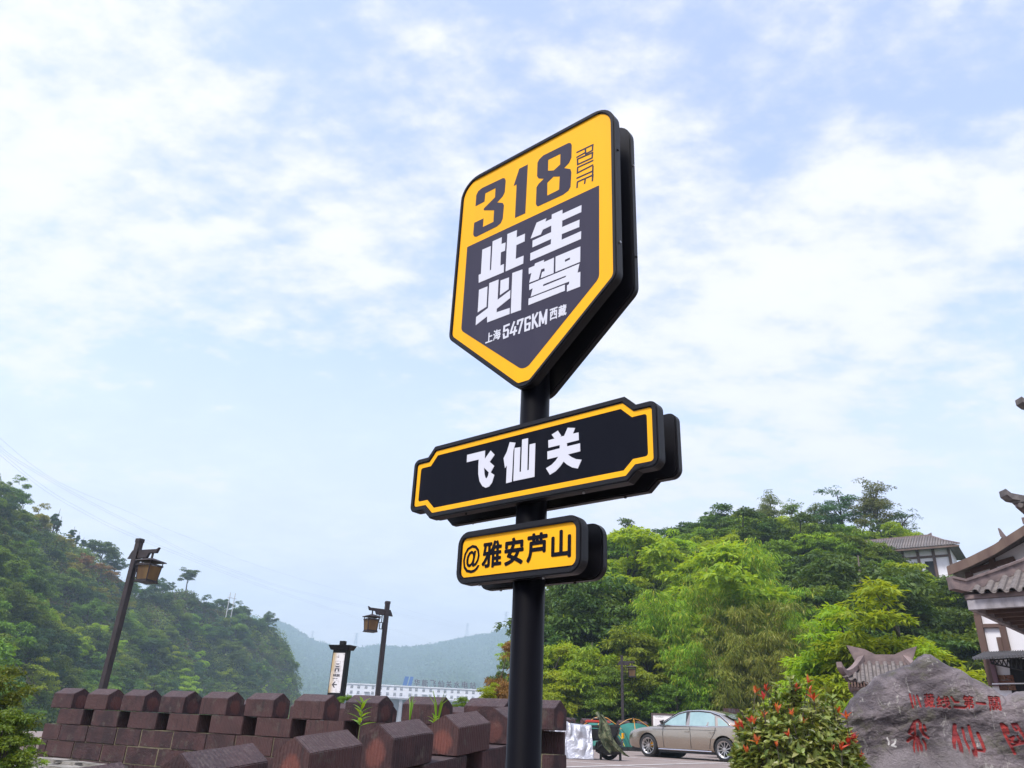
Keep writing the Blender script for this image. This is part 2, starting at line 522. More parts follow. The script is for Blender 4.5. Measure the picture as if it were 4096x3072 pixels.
# ================================================================== battlemented sandstone parapets
P_, L_, T_, H_, RR_ = 1.085, .648, .381, .2625, .114      # merlon pitch, length, thickness, eaves height, roof rise
ROW = .285
def sandstone():
    k = NT('red_sandstone', .9)
    rv = k.objrand()
    off = k.n('ShaderNodeVectorMath', operation='ADD')
    k.put(k.tc.outputs['Object'], off.inputs[0])
    cb = k.n('ShaderNodeCombineXYZ'); k.put(k.math('MULTIPLY', rv, 40), cb.inputs[0]); k.put(k.math('MULTIPLY', rv, 17), cb.inputs[1])
    k.put(cb.outputs[0], off.inputs[1])
    vec = off.outputs[0]
    base = k.mix(k.ramp(k.noise(3.5, 6, vec), .35, .68), (.026, .0115, .0135), (.064, .0265, .0265))
    base = k.mix(k.math('MULTIPLY', k.ramp(rv, .3, 1.0), .75), base, (.080, .036, .033))
    # grey-green lichen in blotches
    base = k.mix(k.math('MULTIPLY', k.ramp(k.noise(5.5, 8, vec, .7), .53, .68), .65), base, (.088, .074, .060))
    run = k.noise(7, 6, k.map((2.2, 2.2, .25), vec=vec), .6)
    base = k.mix(k.math('MULTIPLY', k.ramp(run, .55, .68), .55), base, (.016, .011, .013))
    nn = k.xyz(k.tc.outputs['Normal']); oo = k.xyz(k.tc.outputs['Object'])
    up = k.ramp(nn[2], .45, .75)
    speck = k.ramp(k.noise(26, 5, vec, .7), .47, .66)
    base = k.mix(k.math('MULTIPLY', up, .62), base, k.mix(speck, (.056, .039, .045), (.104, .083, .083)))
    # rubbed, bare red stone on the gable ends
    gab = k.ramp(k.math('ABSOLUTE', nn[0]), .85, .95)
    dy = k.math('DIVIDE', k.math('SUBTRACT', oo[1], T_ / 2), .125)
    dz_ = k.math('DIVIDE', k.math('SUBTRACT', oo[2], .13), .13)
    rad = k.math('ADD', k.math('MULTIPLY', dy, dy), k.math('MULTIPLY', dz_, dz_))
    rad = k.math('ADD', rad, k.math('MULTIPLY', k.math('SUBTRACT', k.noise(9, 4, vec), .5), 1.6))
    pm = k.math('MULTIPLY', k.math('MULTIPLY', gab, k.ramp(rad, 1.15, .35)), k.attr('patch'))
    base = k.mix(k.math('MULTIPLY', pm, k.ramp(rv, .0, .7, .45, 1.0)), base, k.mix(k.noise(14, 4, vec), (.20, .062, .044), (.13, .046, .038)))
    k.color(base)
    # chisel grooves: upright on the faces
    s = k.math('ADD', k.math('MULTIPLY', oo[0], k.math('SUBTRACT', 1.0, gab)), k.math('MULTIPLY', oo[1], gab))
    s = k.math('ADD', s, k.math('MULTIPLY', k.noise(6, 2, vec), .02))
    g = k.math('SINE', k.math('MULTIPLY', s, 2 * math.pi / .036))
    h = k.math('ADD', k.math('MULTIPLY', g, k.ramp(rv, 0, 1, .25, .6)), k.math('MULTIPLY', k.noise(30, 6, vec, .7), 2.2))
    k.bump(h, .75, .012)
    return k.m
M['stone'] = sandstone()
M['mortar'] = mat('mossy_mortar', (.20, .16, .11), (.11, .11, .05), 9, .95, .5)

def worn(bm, seed, amp):
    r = random.Random(seed)
    o = Vector((r.uniform(0, 90), r.uniform(0, 90), r.uniform(0, 90)))
    from mathutils import noise
    for v in bm.verts:
        n1 = noise.noise_vector(v.co * 7 + o) * amp
        n2 = noise.noise_vector(v.co * 22 + o) * amp * .45
        v.co += n1 + n2
def stone_mesh(name, prof, ln, slope, seed, amp=.006, bev=.012, cuts=1, patch=0.0):
    """outline in yz pulled along x, edges worn, sheared to the slope"""
    b = MB().prism(prof, 0, ln, 'yz')
    me = b.mesh(name, M['stone'], bevel=bev, seg=2)
    bm = bmesh.new(); bm.from_mesh(me)
    long_ = [e for e in bm.edges if e.calc_length() > .09]
    bmesh.ops.subdivide_edges(bm, edges=long_, cuts=cuts + 1, use_grid_fill=True)
    worn(bm, seed, amp)
    for v in bm.verts: v.co.z += slope * v.co.x
    bmesh.ops.triangulate(bm, faces=[f for f in bm.faces if len(f.verts) > 4])
    bm.to_mesh(me); bm.free()
    a = me.attributes.new('patch', 'FLOAT', 'POINT')
    a.data.foreach_set('value', np.full(len(me.vertices), patch, np.float32))
    me.polygons.foreach_set('use_smooth', [False] * len(me.polygons))
    return me
GAB = [(0, 0), (T_, 0), (T_, H_), (T_ / 2, H_ + RR_), (0, H_)]
_sm = {}
def merlon_mesh(slope, i):
    k = ('m', slope, i % 4)
    if k not in _sm: _sm[k] = stone_mesh('merlon', GAB, L_, slope, 11 + i % 4, .005, .006, 2, 1.0 if slope else .6)
    return _sm[k]
def block_mesh(ln, slope, i, hgt=ROW):
    k = (round(ln, 2), slope, i % 3, round(hgt, 2))
    if k not in _sm: _sm[k] = stone_mesh('stone_block', [(0, 0), (T_, 0), (T_, hgt - .009), (0, hgt - .009)], k[0], slope, 31 + i % 3, .004, .008, 2)
    return _sm[k]
def parapet(label, o, az, slope, k0, k1, courses, hole, group=None, s0=None, s1=None, block=.86, last=0.0):
    w_ = thing('battlement_wall', label, 'wall', o, az, group)
    S0 = k0 * P_ - .05 if s0 is None else s0
    S1 = k1 * P_ + L_ + .05 if s1 is None else s1
    r = random.Random(len(label))
    i = 0
    for k in range(k0, k1 + 1):
        m_ = place('merlon', merlon_mesh(slope, i), w_, (k * P_ + (last if k == k1 else 0), r.uniform(-.006, .006), slope * k * P_ + .003), (r.uniform(-.012, .012), 0, r.uniform(-.012, .012)))
        i += 1
    # pierced course: blocks with slots between
    edges = [S0] + [x for k in range(k0, k1 + 1) for x in (k * P_ + hole[0], k * P_ + hole[1])] + [S1]
    for j in range(0, len(edges), 2):
        a, b = edges[j] + .004, edges[j + 1] - .004
        if b - a < .08: continue
        place('stone_block', block_mesh(b - a, slope, i), w_, (a, r.uniform(-.008, .008), slope * a - ROW + .004)); i += 1
    for c in range(courses):
        x = S0 - (.43 if c % 2 else .12)
        while x < S1 - .05:
            ln = block * (1.0 if (i * 7) % 3 else .8)
            a, b = max(x, S0), min(x + ln, S1)
            if b - a > .10:
                place('stone_block', block_mesh(b - a - .020, slope, i), w_, (a + .010, r.uniform(-.01, .01), slope * a - ROW * (c + 2) + .004)); i += 1
            x += ln
    bk = MB()
    bk.add([(S0 + .02, T_ * .8, slope * S0 - ROW - .01), (S1 - .02, T_ * .8, slope * S1 - ROW - .01), (S1 - .02, T_ - .03, slope * S1 - ROW - .01), (S0 + .02, T_ - .03, slope * S0 - ROW - .01),
            (S0 + .02, T_ * .8, slope * S0 - .012), (S1 - .02, T_ * .8, slope * S1 - .012), (S1 - .02, T_ - .03, slope * S1 - .012), (S0 + .02, T_ - .03, slope * S0 - .012)],
           [(3, 2, 1, 0), (4, 5, 6, 7), (0, 1, 5, 4), (1, 2, 6, 5), (2, 3, 7, 6), (3, 0, 4, 7)])
    bk.build('slot_backing', M['stone'], w_)
    # mortar core a little behind the faces
    mb = MB()
    zt, zb = -ROW, -ROW * (courses + 1) - .3
    mb.add([(S0 + .02, .014, slope * S0 + zb), (S1 - .02, .014, slope * S1 + zb), (S1 - .02, T_ - .014, slope * S1 + zb), (S0 + .02, T_ - .014, slope * S0 + zb),
            (S0 + .02, .014, slope * S0 + zt - .004), (S1 - .02, .014, slope * S1 + zt - .004), (S1 - .02, T_ - .014, slope * S1 + zt - .004), (S0 + .02, T_ - .014, slope * S0 + zt - .004)],
           [(3, 2, 1, 0), (4, 5, 6, 7), (0, 1, 5, 4), (1, 2, 6, 5), (2, 3, 7, 6), (3, 0, 4, 7)])
    mb.build('mortar_core', M['mortar'], w_)
    return w_
FW_O, FW_AZ = Vector((-8.911, 16.5, EYE + .03)), R(-30.13)
fd = Vector((math.cos(FW_AZ), math.sin(FW_AZ), 0)); fa = Vector((-fd.y, fd.x, 0))
parapet('long dark red sandstone parapet of gabled merlons along the left, level, with dark slots', FW_O, FW_AZ, 0.0, 0, 10, 4, (.02, .32), s1=10 * P_ + .36, last=-.30)
parapet('nearest sandstone parapet, climbing up the ramp in front with red-patched gable ends', NW_O, NW_AZ, NW_S, -3, 4, 2, (.20, .50), s1=5.0)
bo = FW_O + fa * 4.4
parapet('parallel sandstone parapet glimpsed between the merlons of the long left one', bo, FW_AZ, 0.0, 0, 6, 3, (.02, .32))
# parapet along the far side of the car park
c0, c1 = at(2180, 2930, 43.0), at(2640, 2930, 46.0)
c0.z = c1.z = 1.02
azb = math.atan2(c1.y - c0.y, c1.x - c0.x)
parapet('far sandstone parapet behind the green tents at the edge of the car park', c0, azb, 0.0, 0, 8, 3, (.02, .32))

# ================================================================== the route sign on its black pole
GL = {"G":{"three":[[[-0.3668,2.4502],[-0.3051,2.4517],[-0.3032,2.5029],[-0.2338,2.5031],[-0.2329,2.4437],[-0.3062,2.4073],[-0.3063,2.3969],[-0.2339,2.3634],[-0.2333,2.2918],[-0.3038,2.2915],[-0.3036,2.3446],[-0.367,2.3454],[-0.3676,2.2736],[-0.3595,2.2579],[-0.3452,2.2498],[-0.2089,2.2529],[-0.1837,2.2617],[-0.1724,2.2846],[-0.1696,2.3642],[-0.1785,2.3827],[-0.2169,2.4037],[-0.1812,2.4252],[-0.1695,2.4465],[-0.1672,2.5166],[-0.1749,2.5352],[-0.1864,2.5432],[-0.3288,2.5498],[-0.3559,2.5414],[-0.3672,2.521]]],"one":[[[-0.0926,2.2525],[-0.0288,2.251],[-0.0262,2.5474],[-0.0804,2.5483],[-0.1119,2.4565],[-0.0928,2.4565]]],"eight":[[[0.0493,2.2558],[0.1944,2.2543],[0.2243,2.2627],[0.236,2.2799],[0.2399,2.363],[0.234,2.3837],[0.1974,2.4085],[0.2259,2.4254],[0.2389,2.4503],[0.2399,2.5262],[0.232,2.5428],[0.2204,2.5484],[0.0694,2.5531],[0.0453,2.541],[0.0356,2.5254],[0.0357,2.4432],[0.0453,2.4242],[0.0781,2.4057],[0.0466,2.3894],[0.035,2.375],[0.0346,2.2763],[0.0411,2.2615]],[[0.101,2.5094],[0.1743,2.5071],[0.1744,2.4424],[0.1369,2.4258],[0.1017,2.4419]],[[0.1012,2.2934],[0.1708,2.2946],[0.1731,2.3716],[0.1358,2.3893],[0.0998,2.3709]]],"ci1":[[[-0.2947,2.15],[-0.239,2.1485],[-0.2354,2.0047],[-0.227,2.0063],[-0.229,2.1718],[-0.1698,2.1713],[-0.1698,2.1312],[-0.1437,2.1292],[-0.1442,2.0822],[-0.1701,2.0833],[-0.1685,2.0068],[-0.1462,2.0074],[-0.1445,1.9602],[-0.3033,1.9605],[-0.3072,2.0076],[-0.2929,2.0078]]],"ci2":[[[-0.1347,2.1745],[-0.0751,2.1719],[-0.0754,2.1297],[-0.0245,2.1296],[-0.0241,2.0852],[-0.0743,2.0847],[-0.0742,2.0068],[-0.0268,2.0062],[-0.0271,1.9622],[-0.1335,1.9604]]],"bi1":[[[-0.2978,1.919],[-0.2434,1.9185],[-0.2415,1.8053],[-0.2959,1.7931]]],"bi2":[[[-0.2331,1.9325],[-0.1747,1.931],[-0.1734,1.8194],[-0.0977,1.8443],[-0.0969,1.8013],[-0.1751,1.7717],[-0.1754,1.7523],[-0.0959,1.7488],[-0.0952,1.7165],[-0.2307,1.7167],[-0.2333,1.7505],[-0.3029,1.7252],[-0.3037,1.7704],[-0.2312,1.7946]]],"bi3":[[[-0.1617,1.9206],[-0.1096,1.9182],[-0.1086,1.8537],[-0.1605,1.8393]]],"bi4":[[[-0.0908,1.9348],[-0.0304,1.9314],[-0.0285,1.7146],[-0.0881,1.7158]]],"sheng":[[[0.0439,2.1621],[0.1011,2.1618],[0.0958,2.1446],[0.1322,2.1452],[0.1327,2.1686],[0.1928,2.1681],[0.1936,2.1453],[0.2986,2.1448],[0.2977,2.1068],[0.1931,2.1066],[0.1927,2.0712],[0.2886,2.0699],[0.2874,2.0302],[0.1919,2.033],[0.1917,2.0027],[0.2975,2.0037],[0.2966,1.9624],[0.0142,1.9608],[0.0136,2.0031],[0.1313,2.0044],[0.1324,2.0323],[0.0242,2.0308],[0.0239,2.0691],[0.1315,2.0701],[0.1313,2.1071],[0.0824,2.1055],[0.0715,2.0834],[0.0114,2.0856]]],"jia1":[[[0.0072,1.9238],[0.04,1.9235],[0.0434,1.9348],[0.0954,1.9338],[0.0931,1.9222],[0.1508,1.9233],[0.1509,1.8416],[0.0788,1.8422],[0.0861,1.8718],[0.1003,1.8716],[0.0991,1.8879],[0.0803,1.8882],[0.0676,1.8419],[0.0137,1.8428],[0.024,1.8922],[0.0087,1.8902]]],"jia2":[[[0.1599,1.9246],[0.2936,1.9242],[0.293,1.8445],[0.1607,1.8431]],[[0.2115,1.8874],[0.2389,1.8892],[0.2391,1.8781],[0.2116,1.8759]]],"jia3":[[[0.0141,1.8338],[0.2896,1.8367],[0.2795,1.7939],[0.2943,1.7933],[0.2937,1.7192],[0.2247,1.7189],[0.2253,1.7505],[0.2357,1.7533],[0.237,1.7663],[0.0253,1.7651],[0.0351,1.805],[0.0154,1.8028]],[[0.095,1.8038],[0.2199,1.8032],[0.2165,1.796],[0.0934,1.794]]],"jia4":[[[0.0135,1.759],[0.2135,1.7589],[0.214,1.7278],[0.0138,1.7251]]],"fei":[[[-0.2986,1.0796],[-0.1947,1.0793],[-0.1934,1.0415],[-0.1626,1.073],[-0.139,1.0496],[-0.1646,1.0226],[-0.1378,1.0001],[-0.1555,0.9749],[-0.1344,0.9598],[-0.1442,0.9297],[-0.1592,0.9144],[-0.1785,0.912],[-0.1973,0.9219],[-0.2158,0.9467],[-0.2251,0.9793],[-0.2282,1.0164],[-0.2282,1.0454],[-0.2979,1.0456]],[[-0.1947,1.0026],[-0.1664,0.9768],[-0.1693,0.9619],[-0.1767,0.9524],[-0.1836,0.9567],[-0.1898,0.9732]]],"xian1":[[[-0.0584,1.0897],[-0.0269,1.0807],[-0.0365,1.0478],[-0.0376,0.9145],[-0.0679,0.9133],[-0.0684,0.99],[-0.0779,0.9803],[-0.088,1.0243],[-0.072,1.0496]]],"xian2":[[[-0.0308,1.0583],[-0.0001,1.056],[0.0005,0.9501],[0.0082,0.9492],[0.0077,1.0878],[0.0391,1.087],[0.0409,0.9492],[0.0483,0.9496],[0.048,1.0579],[0.0777,1.0577],[0.0786,0.9157],[-0.0299,0.9157]]],"guan":[[[0.1591,1.0771],[0.1897,1.0876],[0.2065,1.0621],[0.2009,1.0591],[0.2208,1.0591],[0.2374,1.0897],[0.2732,1.0807],[0.2631,1.0595],[0.2895,1.0588],[0.2911,1.027],[0.2347,1.0259],[0.2357,1.0121],[0.2967,1.0126],[0.2982,0.98],[0.2404,0.9781],[0.2572,0.9641],[0.2793,0.9516],[0.3043,0.9446],[0.2872,0.9126],[0.2604,0.922],[0.2354,0.9384],[0.2198,0.9532],[0.2047,0.9368],[0.1824,0.9205],[0.1548,0.911],[0.1347,0.941],[0.1618,0.9506],[0.1815,0.9639],[0.194,0.978],[0.1409,0.9768],[0.1399,1.0096],[0.2004,1.0113],[0.2001,1.0248],[0.1448,1.0243],[0.143,1.0562],[0.1736,1.0573]]]},"S":{"route":[[[0.2709,2.4643],[0.3593,2.4613],[0.357,2.4295],[0.3203,2.4285],[0.3177,2.4576]],[[0.3196,2.438],[0.2711,2.4351]],[[0.3581,2.416],[0.3554,2.3863],[0.2752,2.3897],[0.2739,2.4218],[0.3581,2.416]],[[0.359,2.3689],[0.2754,2.372],[0.2737,2.341],[0.3579,2.3426]],[[0.3596,2.3321],[0.3577,2.2874]],[[0.3578,2.3083],[0.2721,2.3118]],[[0.2725,2.2581],[0.2749,2.2882],[0.3588,2.285],[0.3565,2.2549]],[[0.318,2.2848],[0.3145,2.2608]]],"km":[[[-0.0954,1.6617],[-0.1228,1.661],[-0.1235,1.6364],[-0.1041,1.6379],[-0.0982,1.6305],[-0.0995,1.6024],[-0.1209,1.6014],[-0.1239,1.621]],[[-0.0655,1.6641],[-0.084,1.615],[-0.0505,1.6153]],[[-0.0578,1.6363],[-0.0621,1.6005]],[[-0.0435,1.6481],[-0.0431,1.6633],[-0.0159,1.6632],[-0.0337,1.5992]],[[0.0263,1.6531],[0.0231,1.6623],[0.0,1.6612],[0.0016,1.5999],[0.0237,1.5999],[0.0254,1.6289],[0.0032,1.629]],[[0.0422,1.6668],[0.0425,1.5986]],[[0.0661,1.6663],[0.0481,1.6377],[0.0685,1.5988]],[[0.0815,1.5988],[0.0816,1.6654],[0.0999,1.6078],[0.1169,1.6642],[0.1154,1.5985]]]}}
SB = Vector((.10296, 2.96311, -.73))
sign = thing('route_sign', 'tall black pole carrying three yellow and black route signs, nearest thing in view', 'road sign', SB, math.atan2(-.6514, .75874))
ZO = EYE + .73
def up(l): return [(a, b + ZO) for a, b in l]
pole = MB().lathe([(.0, 0), (.11, 0), (.11, .014), (.0625, .014), (.0625, ZO + 2.35), (.0, ZO + 2.35)], 40)
pole.build('pole', M['blackpole'], sign, smooth=False)
for p in sign.children[0].data.polygons: p.use_smooth = abs(p.normal.z) < .5
def rp(o, d=0.0, seg=8):
    pts, rad = o
    return round_poly(inset(pts, d) if d else pts, [max(r - d, .012 if r > .01 else 0) if r else 0 for r in rad], seg)
shield = (up([(-.477, 2.652), (.479, 2.652), (.479, 1.705), (.003, 1.298), (-.476, 1.705)]), [.125, .115, .06, .085, .06])
nameb = (up([(-.629, 1.114), (-.541, 1.114), (-.502, 1.158), (.499, 1.158), (.546, 1.114), (.636, 1.114), (.636, .860), (.546, .860), (.506, .824), (-.496, .824), (-.541, .866), (-.627, .866)]),
                   [.03, 0, 0, 0, 0, .035, .035, 0, 0, 0, 0, .03])
placeb = (up([(-.312, .737), (.307, .737), (.307, .523), (-.311, .523)]), [.055, .055, .055, .055])
YF = -.0856
def board(name, out, lip, facemat, label):
    o = MB()
    src, out = out, rp(out)
    v, f = plate([out], YF + .010, -.046)
    n = len(out); f.append(tuple(range(2 * n - 1, n - 1, -1)))
    o.add(v, f)
    b = raw(name, o.v, o.f, M['black'], sign)
    b['label'] = label
    inn = rp(src, lip)
    v, f = plate([out, inn], YF - .007, YF + .012)
    fr = raw('rim', v, f, M['black'], b)
    bm = bmesh.new(); bm.from_mesh(fr.data)
    es = [e for e in bm.edges if e.is_manifold and .9 < e.calc_face_angle(0) < 2.2 and all(abs(q.co.y - (YF - .007)) < 1e-4 for q in e.verts)]
    bmesh.ops.bevel(bm, geom=es, offset=.005, segments=2, affect='EDGES'); bm.to_mesh(fr.data); bm.free()
    v, f = flat_poly([rp(src, lip - .004)], YF)
    raw('face', v, f, facemat, b, fix=False)
    return b
def back_board(name, out):
    out = rp(out)
    v, f = plate([out], .086, .048)
    n = len(out); f.append(tuple(range(2 * n - 1, n - 1, -1)))
    b = raw(name, v, f, M['black'], sign)
    bm = bmesh.new(); bm.from_mesh(b.data)
    es = [e for e in bm.edges if e.is_manifold and 1.2 < e.calc_face_angle(0) < 1.9 and abs(e.verts[0].co.y - e.verts[1].co.y) < 1e-4]
    bmesh.ops.bevel(bm, geom=es, offset=.006, segments=2, affect='EDGES'); bm.to_mesh(b.data); bm.free()
    return b
def letter(name, loops, m, parent, y=YF - .0016, depth=.0012):
    v, f = plate([up(l) for l in loops], y, y + depth)
    return raw(name, v, f, m, parent)
b1 = board('shield_board', shield, .021, M['yellow'], 'yellow shield reading 318 ROUTE over a navy panel')
b2 = board('name_board', nameb, .024, M['signdark'], 'black plaque with yellow outline and three white characters')
b3 = board('place_board', placeb, .026, M['yellow'], 'small yellow plaque with black characters')
bb1 = back_board('shield_back', shield); bb2 = back_board('name_back', nameb); bb3 = back_board('place_back', placeb)
inner = round_poly(up([(-.403, 2.211), (.392, 2.211), (.389, 1.728), (.004, 1.402), (-.398, 1.728)]), [.004, .004, .045, .05, .04], 8)
v, f = plate([inner], YF - .0009, YF + .0005)
raw('navy_panel', v, f, M['signblue'], b1)
for k in ('three', 'one', 'eight'): letter('digit', GL['G'][k], M['signblue'], b1, YF - .001)
v, f = strokes([up(l) for l in GL['S']['route']], .0082, YF - .001, YF + .0004)
raw('route_lettering', v, f, M['signblue'], b1)
for ks in (('ci1', 'ci2'), ('sheng',), ('bi1', 'bi2', 'bi3', 'bi4'), ('jia1', 'jia2', 'jia3', 'jia4')):
    v, f = merge([plate([up(l) for l in GL['G'][k]], YF - .0020, YF - .0006) for k in ks])
    raw('character', v, f, M['signwhite'], b1)
v, f = strokes([up(l) for l in GL['S']['km']], .0105, YF - .0020, YF - .0006)
raw('distance_lettering', v, f, M['signwhite'], b1)
for ch, x0, x1, z1, z0 in (('上', -.2345, -.1889, 1.657, 1.6056), ('海', -.1887, -.1414, 1.659, 1.6045), ('西', .1339, .1779, 1.662, 1.604), ('藏', .1798, .2253, 1.6606, 1.6053)):
    raw('small_character', *glyph_at(ch, x0 + .001, x1 - .001, z0 + ZO, z1 + ZO, YF - .0020, .03), M['signwhite'], b1, fix=False)
so = rp(nameb, .0245); si = rp(nameb, .0455)
v, f = plate([so, si], YF - .0010, YF + .0004)
raw('yellow_outline', v, f, M['yellow'], b2)
for ks in (('fei',), ('xian1', 'xian2'), ('guan',)):
    v, f = merge([plate([up(l) for l in GL['G'][k]], YF - .0014, YF + .0002) for k in ks])
    raw('character', v, f, M['signwhite'], b2)
for ch, x0, x1, z1, z0, bd in (('@', -.279, -.187, .680, .566, .012), ('雅', -.1765, -.0729, .685, .578, .03), ('安', -.060, .0373, .685, .577, .035), ('芦', .0515, .1511, .6895, .578, .035), ('山', .1685, .2592, .687, .582, .035)):
    raw('character', *glyph_at(ch, x0, x1, z0 + ZO, z1 + ZO, YF - .0014, bd), M['signdark'], b3, fix=False)
def bolt(x, y, z, ax, parent):
    d = Vector(ax)
    MB().tube([Vector((x, y, z)), Vector((x, y, z)) + d * .007], .0055, 8).build('bolt', M['steel'] if rnd.random() < .4 else M['black'], parent)
for x, z in ((-.53, .866), (-.38, .824), (.40, .824)): bolt(x, .066, z + ZO + .001, (0, 0, -1), bb2)
for x in (-.2, .17): bolt(x, .066, .523 + ZO + .001, (0, 0, -1), bb3)
for x in (-.2, .12): bolt(x, -.066, .524 + ZO, (0, 0, -1), b3)
for x in (-.3, .3): bolt(x, -.066, .824 + ZO + .001, (0, 0, -1), b2)
for z in (2.38, 1.88): bolt(.478, -.066, z + ZO, (1, 0, 0), b1); bolt(.478, .066, z + ZO, (1, 0, 0), bb1)

# ================================================================== woods and hills
RNG = np.random.default_rng(11)
def unit(n, rng):
    v = rng.normal(size=(n, 3)); return v / np.linalg.norm(v, axis=1, keepdims=True)
def leaf_quads(C, Dv, ln, wd, rng, droop=.15, up=0.0):
    """one folded-diamond leaf per point: base, two shoulders, tip; up > 0 turns the blades to the sky"""
    n = len(C)
    Dv = Dv / np.maximum(np.linalg.norm(Dv, axis=1, keepdims=True), 1e-6)
    S = np.cross(Dv, unit(n, rng) + np.array([0, 0, up])); S /= np.maximum(np.linalg.norm(S, axis=1, keepdims=True), 1e-6)
    l = (ln * rng.uniform(.6, 1.4, n))[:, None]; w_ = (wd * rng.uniform(.7, 1.3, n))[:, None]
    mid = C + Dv * l * .48
    tip = C + Dv * l; tip[:, 2] -= droop * l[:, 0]
    V = np.stack([C, mid + S * w_ / 2, tip, mid - S * w_ / 2], 1).reshape(-1, 3)
    F = np.arange(4 * n).reshape(n, 4)
    t = np.repeat(rng.uniform(0, 1, n), 4)
    return V, F, t
def crown_broad(seed, H, Rr, cb, nc, nl, ln, wd, flat=.52, hollow=.45, droop=.2, sub=7):
    """boughs spread through an uneven crown, each a spray of flattened leaf plates with gaps between"""
    rng = np.random.default_rng(seed)
    nb = max(3, nc // sub)
    q = unit(nb, rng); q[:, 2] = np.abs(q[:, 2]) * 1.2 - .32
    ph = np.arctan2(q[:, 1], q[:, 0])
    lobe = 1 + .22 * np.sin(2 * ph + rng.uniform(0, 6)) + .14 * np.sin(3 * ph + rng.uniform(0, 6))
    rad = Rr * (hollow + (1 - hollow) * rng.uniform(0, 1, nb) ** .5) * lobe * rng.uniform(.75, 1.15, nb)
    hh = (H - cb) / 2
    bc = np.stack([q[:, 0] * rad, q[:, 1] * rad, cb + hh * .75 + q[:, 2] * rad / Rr * hh * 1.15], 1)
    bi_ = np.repeat(np.arange(nb), sub)
    br = Rr * rng.uniform(.22, .42, nb)
    o = unit(len(bi_), rng) * rng.uniform(.2, 1, len(bi_))[:, None]
    cc = bc[bi_] + o * br[bi_][:, None] * np.array([1, 1, .62])
    rc = Rr * rng.uniform(.12, .25, len(cc))
    idx = np.repeat(np.arange(len(cc)), nl)
    k = unit(len(idx), rng); k[:, 2] = np.abs(k[:, 2]) * 1.0 - .25
    r = rc[idx] * rng.uniform(.1, 1, len(idx)) ** .5
    pos = cc[idx] + k * r[:, None] * np.array([1, 1, flat])
    pos[:, 2] -= .25 * (r / rc[idx]) ** 2 * rc[idx]
    hz_ = k * np.array([1, 1, .25])
    d = hz_ * .8 + unit(len(idx), rng) * .55 + np.array([0, 0, -droop])
    V, F, t = leaf_quads(pos, d, ln, wd, rng, .2, 1.3)
    t = np.clip(t * .55 + np.repeat(rng.uniform(0, .30, nb)[bi_][idx] + rng.uniform(0, .15, len(cc))[idx], 4), 0, 1)
    return V, F, t, bc, rc
def trunk_mesh(name, H, cc, seed, r0, cb, m, nlimb=12, lean=.3):
    rr = random.Random(seed)
    mb = MB()
    lx, ly = rr.uniform(-lean, lean), rr.uniform(-lean, lean)
    top = Vector((lx, ly, H * .82))
    pts = [Vector((0, 0, -.6)), Vector((lx * .1, ly * .1, cb * .5)), Vector((lx * .4, ly * .4, cb)), Vector((lx * .8, ly * .8, (cb + H) / 2)), top]
    mb.tube(pts, [r0 * 1.25, r0, r0 * .8, r0 * .5, r0 * .15], 7)
    for i in rr.sample(range(len(cc)), min(nlimb, len(cc))):
        c = Vector(cc[i])
        h = min(max(c.z - rr.uniform(.6, 1.8), cb * .7), H * .75)
        s = h / (H * .82)
        p0 = Vector((lx * s, ly * s, h)); md = p0.lerp(c, .5) + Vector((0, 0, .25))
        mb.tube([p0, md, c], [r0 * .42, r0 * .26, r0 * .08], 5)
    return mb.mesh(name, m, smooth=True)
LM = {
 'green': leaf_mat('leaves_green', (0.066, 0.131, 0.018), (0.179, 0.283, 0.030), (0.308, 0.377, 0.054)),
 'bright': leaf_mat('leaves_bright_green', (0.138, 0.251, 0.017), (0.343, 0.453, 0.030), (0.478, 0.499, 0.067), .42),
 'dark': leaf_mat('leaves_dark_green', (0.031, 0.074, 0.017), (0.097, 0.166, 0.027), (0.183, 0.240, 0.054), .3),
 'blue': leaf_mat('leaves_cool_green', (0.032, 0.083, 0.038), (0.088, 0.167, 0.067), (0.159, 0.238, 0.127), .3),
 'olive': leaf_mat('leaves_olive_yellow', (0.171, 0.167, 0.015), (0.264, 0.254, 0.029), (0.343, 0.284, 0.065), .4),
 'rust': leaf_mat('leaves_rusty_brown', (0.130, 0.081, 0.023), (0.260, 0.137, 0.039), (0.312, 0.221, 0.065), .4),
 'flower': leaf_mat('leaves_cream_flowers', (0.122, 0.193, 0.020), (0.244, 0.303, 0.033), (0.598, 0.546, 0.221), .4),
 'cream': leaf_mat('cream_blossom', (0.390, 0.364, 0.091), (0.624, 0.559, 0.208), None, .4),
 'bamboo': leaf_mat('bamboo_leaves', (0.114, 0.232, 0.017), (0.286, 0.433, 0.027), (0.547, 0.481, 0.067), .45),
 'bamboodry': leaf_mat('bamboo_leaves_tawny', (0.113, 0.164, 0.018), (0.243, 0.271, 0.033), (0.404, 0.377, 0.104), .4),
 'pale': leaf_mat('leaves_pale_grey_green', (0.075, 0.106, 0.034), (0.163, 0.191, 0.064), (0.250, 0.265, 0.102), .4),
 'far': leaf_mat('leaves_far_woods', (0.029, 0.078, 0.026), (0.078, 0.143, 0.039), (0.143, 0.195, 0.065), .3),
 'understory': leaf_mat('leaves_understory', (0.044, 0.093, 0.017), (0.129, 0.194, 0.030), (0.238, 0.268, 0.054), .35),
}
M['culm'] = mat('bamboo_culm', (.10, .14, .035), (.16, .16, .06), 3, .5)
PROTO = {}
